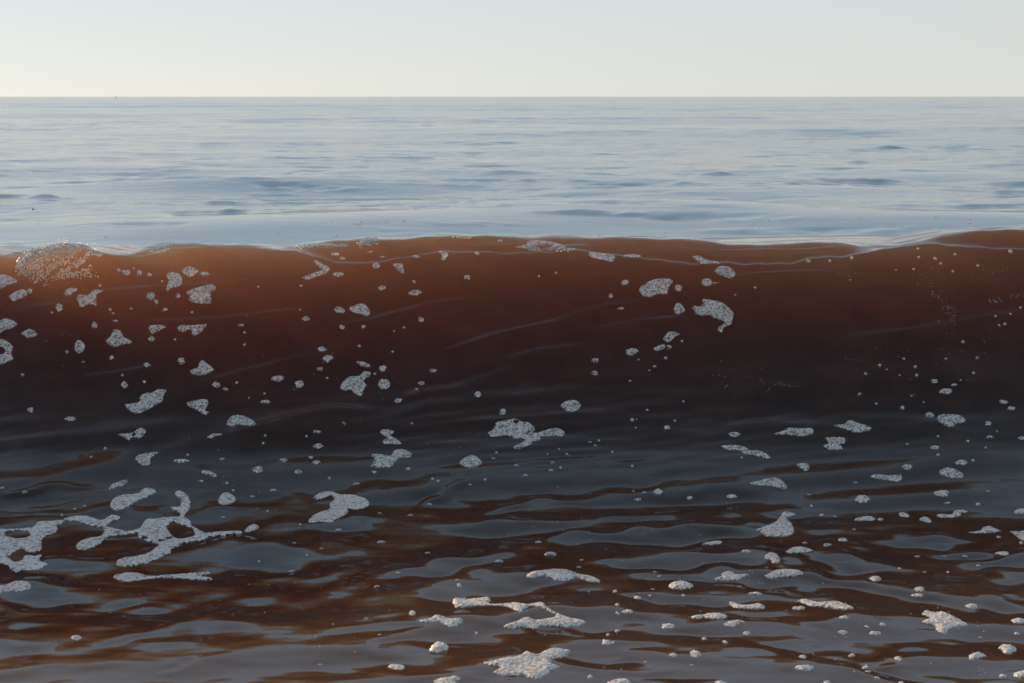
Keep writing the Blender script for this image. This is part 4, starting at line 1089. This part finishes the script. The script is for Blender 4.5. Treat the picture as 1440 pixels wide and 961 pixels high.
for (ua, va, ub, vb, cnt, jit_) in ((1290, 390, 1345, 440, 40, 7), (1300, 382, 1420, 378, 24, 6), (1390, 425, 1412, 423, 22, 3), (1420, 417, 1445, 415, 16, 2), (1180, 384, 1215, 384, 10, 1.5), (1195, 386, 1196, 396, 6, 1),
                                    (1325, 430, 1345, 450, 25, 5), (1180, 520, 1420, 480, 40, 25), (600, 620, 900, 660, 30, 25), (60, 420, 560, 520, 60, 45), (1000, 530, 1120, 540, 40, 10), (700, 760, 1400, 900, 120, 50), (100, 840, 560, 860, 50, 35), (250, 640, 480, 760, 40, 30)):
    for i in range(cnt):
        t = r.random()
        p, n = hit(ua + (ub - ua) * t + r.normal(0, 2), va + (vb - va) * t + r.normal(0, jit_))
        if p is not None: fl.append((p, n, r.uniform(0.0008, 0.0017)))
fo = droplet_mesh('foam_flecks', fl, FOAM)
tag(fo, 'tiny foam flecks scattered over the wave and the trough', 'foam', kind='stuff')

# flecks of weed and foam drifting on the calm water behind the crest
def sea_hit(u, v):
    a, b = px_dir(u, v)
    t = (SEA_Z + 0.004 - CAM_H) / b
    return Vector((a * t, t, SEA_Z + 0.004))
def drift_material():
    m, nt = new_mat('drifting_scum')
    b = N(nt, 'ShaderNodeBsdfPrincipled'); b.inputs['Base Color'].default_value = (0.40, 0.30, 0.27, 1); b.inputs['Roughness'].default_value = 0.6
    out = N(nt, 'ShaderNodeOutputMaterial'); nt.links.new(b.outputs[0], out.inputs['Surface'])
    return m
DRIFT = drift_material()
r = np.random.default_rng(21)
ds = []
zi = lambda x, y: Z[np.clip(np.searchsorted(YR, y), 0, NR - 1), np.clip(np.searchsorted(X7 * np.interp(y, YR, gfan), x), 0, NC - 1)]
for (ua, ub, va, vb, cnt) in ((1040, 1440, 308, 336, 34), (380, 620, 318, 334, 14), (600, 1000, 318, 330, 8), (0, 360, 308, 335, 5)):
    for i in range(cnt):
        p = sea_hit(r.uniform(ua, ub), r.uniform(va, vb))
        if p.y < 9.5: continue
        rad = r.uniform(0.002, 0.0045)
        for k_ in range(int(r.integers(1, 5))):
            q = p + Vector((k_ * rad * 2.2, r.normal(0, 0.01), 0)); q.z = zi(q.x, q.y) + 0.001
            ds.append((q, Vector((0, 0, 1)), rad * r.uniform(0.6, 1)))
do = droplet_mesh('drifting_specks', ds, DRIFT)
tag(do, 'small dark specks of scum drifting on the calm water behind the crest', 'scum', kind='stuff')

# ---- a far buoy on the horizon and a float nearer by
def lathe(name, prof, seg, mat, parent=None):
    bm = bmesh.new(); rings = []
    for rr, zz in prof:
        rings.append([bm.verts.new((rr * math.cos(2 * math.pi * i / seg), rr * math.sin(2 * math.pi * i / seg), zz)) for i in range(seg)])
    for j in range(len(rings) - 1):
        for i in range(seg):
            bm.faces.new((rings[j][i], rings[j][(i + 1) % seg], rings[j + 1][(i + 1) % seg], rings[j + 1][i]))
    bm.faces.new(rings[0][::-1]); bm.faces.new(rings[-1])
    me = bpy.data.meshes.new(name); bm.to_mesh(me); bm.free(); me.materials.append(mat)
    o = bpy.data.objects.new(name, me); COL.objects.link(o)
    if parent: o.parent = parent
    return o
def plain(name, col, rough=0.5):
    m, nt = new_mat(name)
    b = N(nt, 'ShaderNodeBsdfPrincipled'); b.inputs['Roughness'].default_value = rough
    ns = N(nt, 'ShaderNodeTexNoise'); ns.inputs['Scale'].default_value = 6
    mx = N(nt, 'ShaderNodeMix'); mx.data_type = 'RGBA'; mx.inputs[6].default_value = col + (1,); mx.inputs[7].default_value = tuple(c * 0.6 for c in col) + (1,)
    nt.links.new(ns.outputs[0], mx.inputs[0]); nt.links.new(mx.outputs[2], b.inputs['Base Color'])
    out = N(nt, 'ShaderNodeOutputMaterial'); nt.links.new(b.outputs[0], out.inputs['Surface'])
    return m
BU = plain('dark_buoy_paint', (0.05, 0.05, 0.055))
bz = bpy.data.objects.new('buoy', None); COL.objects.link(bz)
a_, b_ = px_dir(162.5, 137.4)
bz.location = (a_ * 900, 900, SEA_Z)
tag(bz, 'tiny dark buoy standing alone on the sea near the horizon', 'buoy')
lathe('float', [(0.15, -0.3), (0.42, -0.12), (0.45, 0.15), (0.30, 0.34), (0.10, 0.40)], 14, BU, bz)
lathe('mast', [(0.06, 0.38), (0.05, 0.95), (0.12, 0.97), (0.12, 1.15), (0.03, 1.2)], 10, BU, bz)
fb = bpy.data.objects.new('net_float', None); COL.objects.link(fb)
p = sea_hit(46, 292); fb.location = (p.x, p.y, zi(p.x, p.y))
tag(fb, 'small dark net float bobbing on the calm sea behind the wave', 'float')
lathe('body', [(0.004, -0.006), (0.010, -0.004), (0.012, 0.001), (0.009, 0.004), (0.003, 0.006)], 12, BU, fb)
lathe('ring', [(0.0015, 0.0055), (0.003, 0.007), (0.0015, 0.0085)], 8, BU, fb)
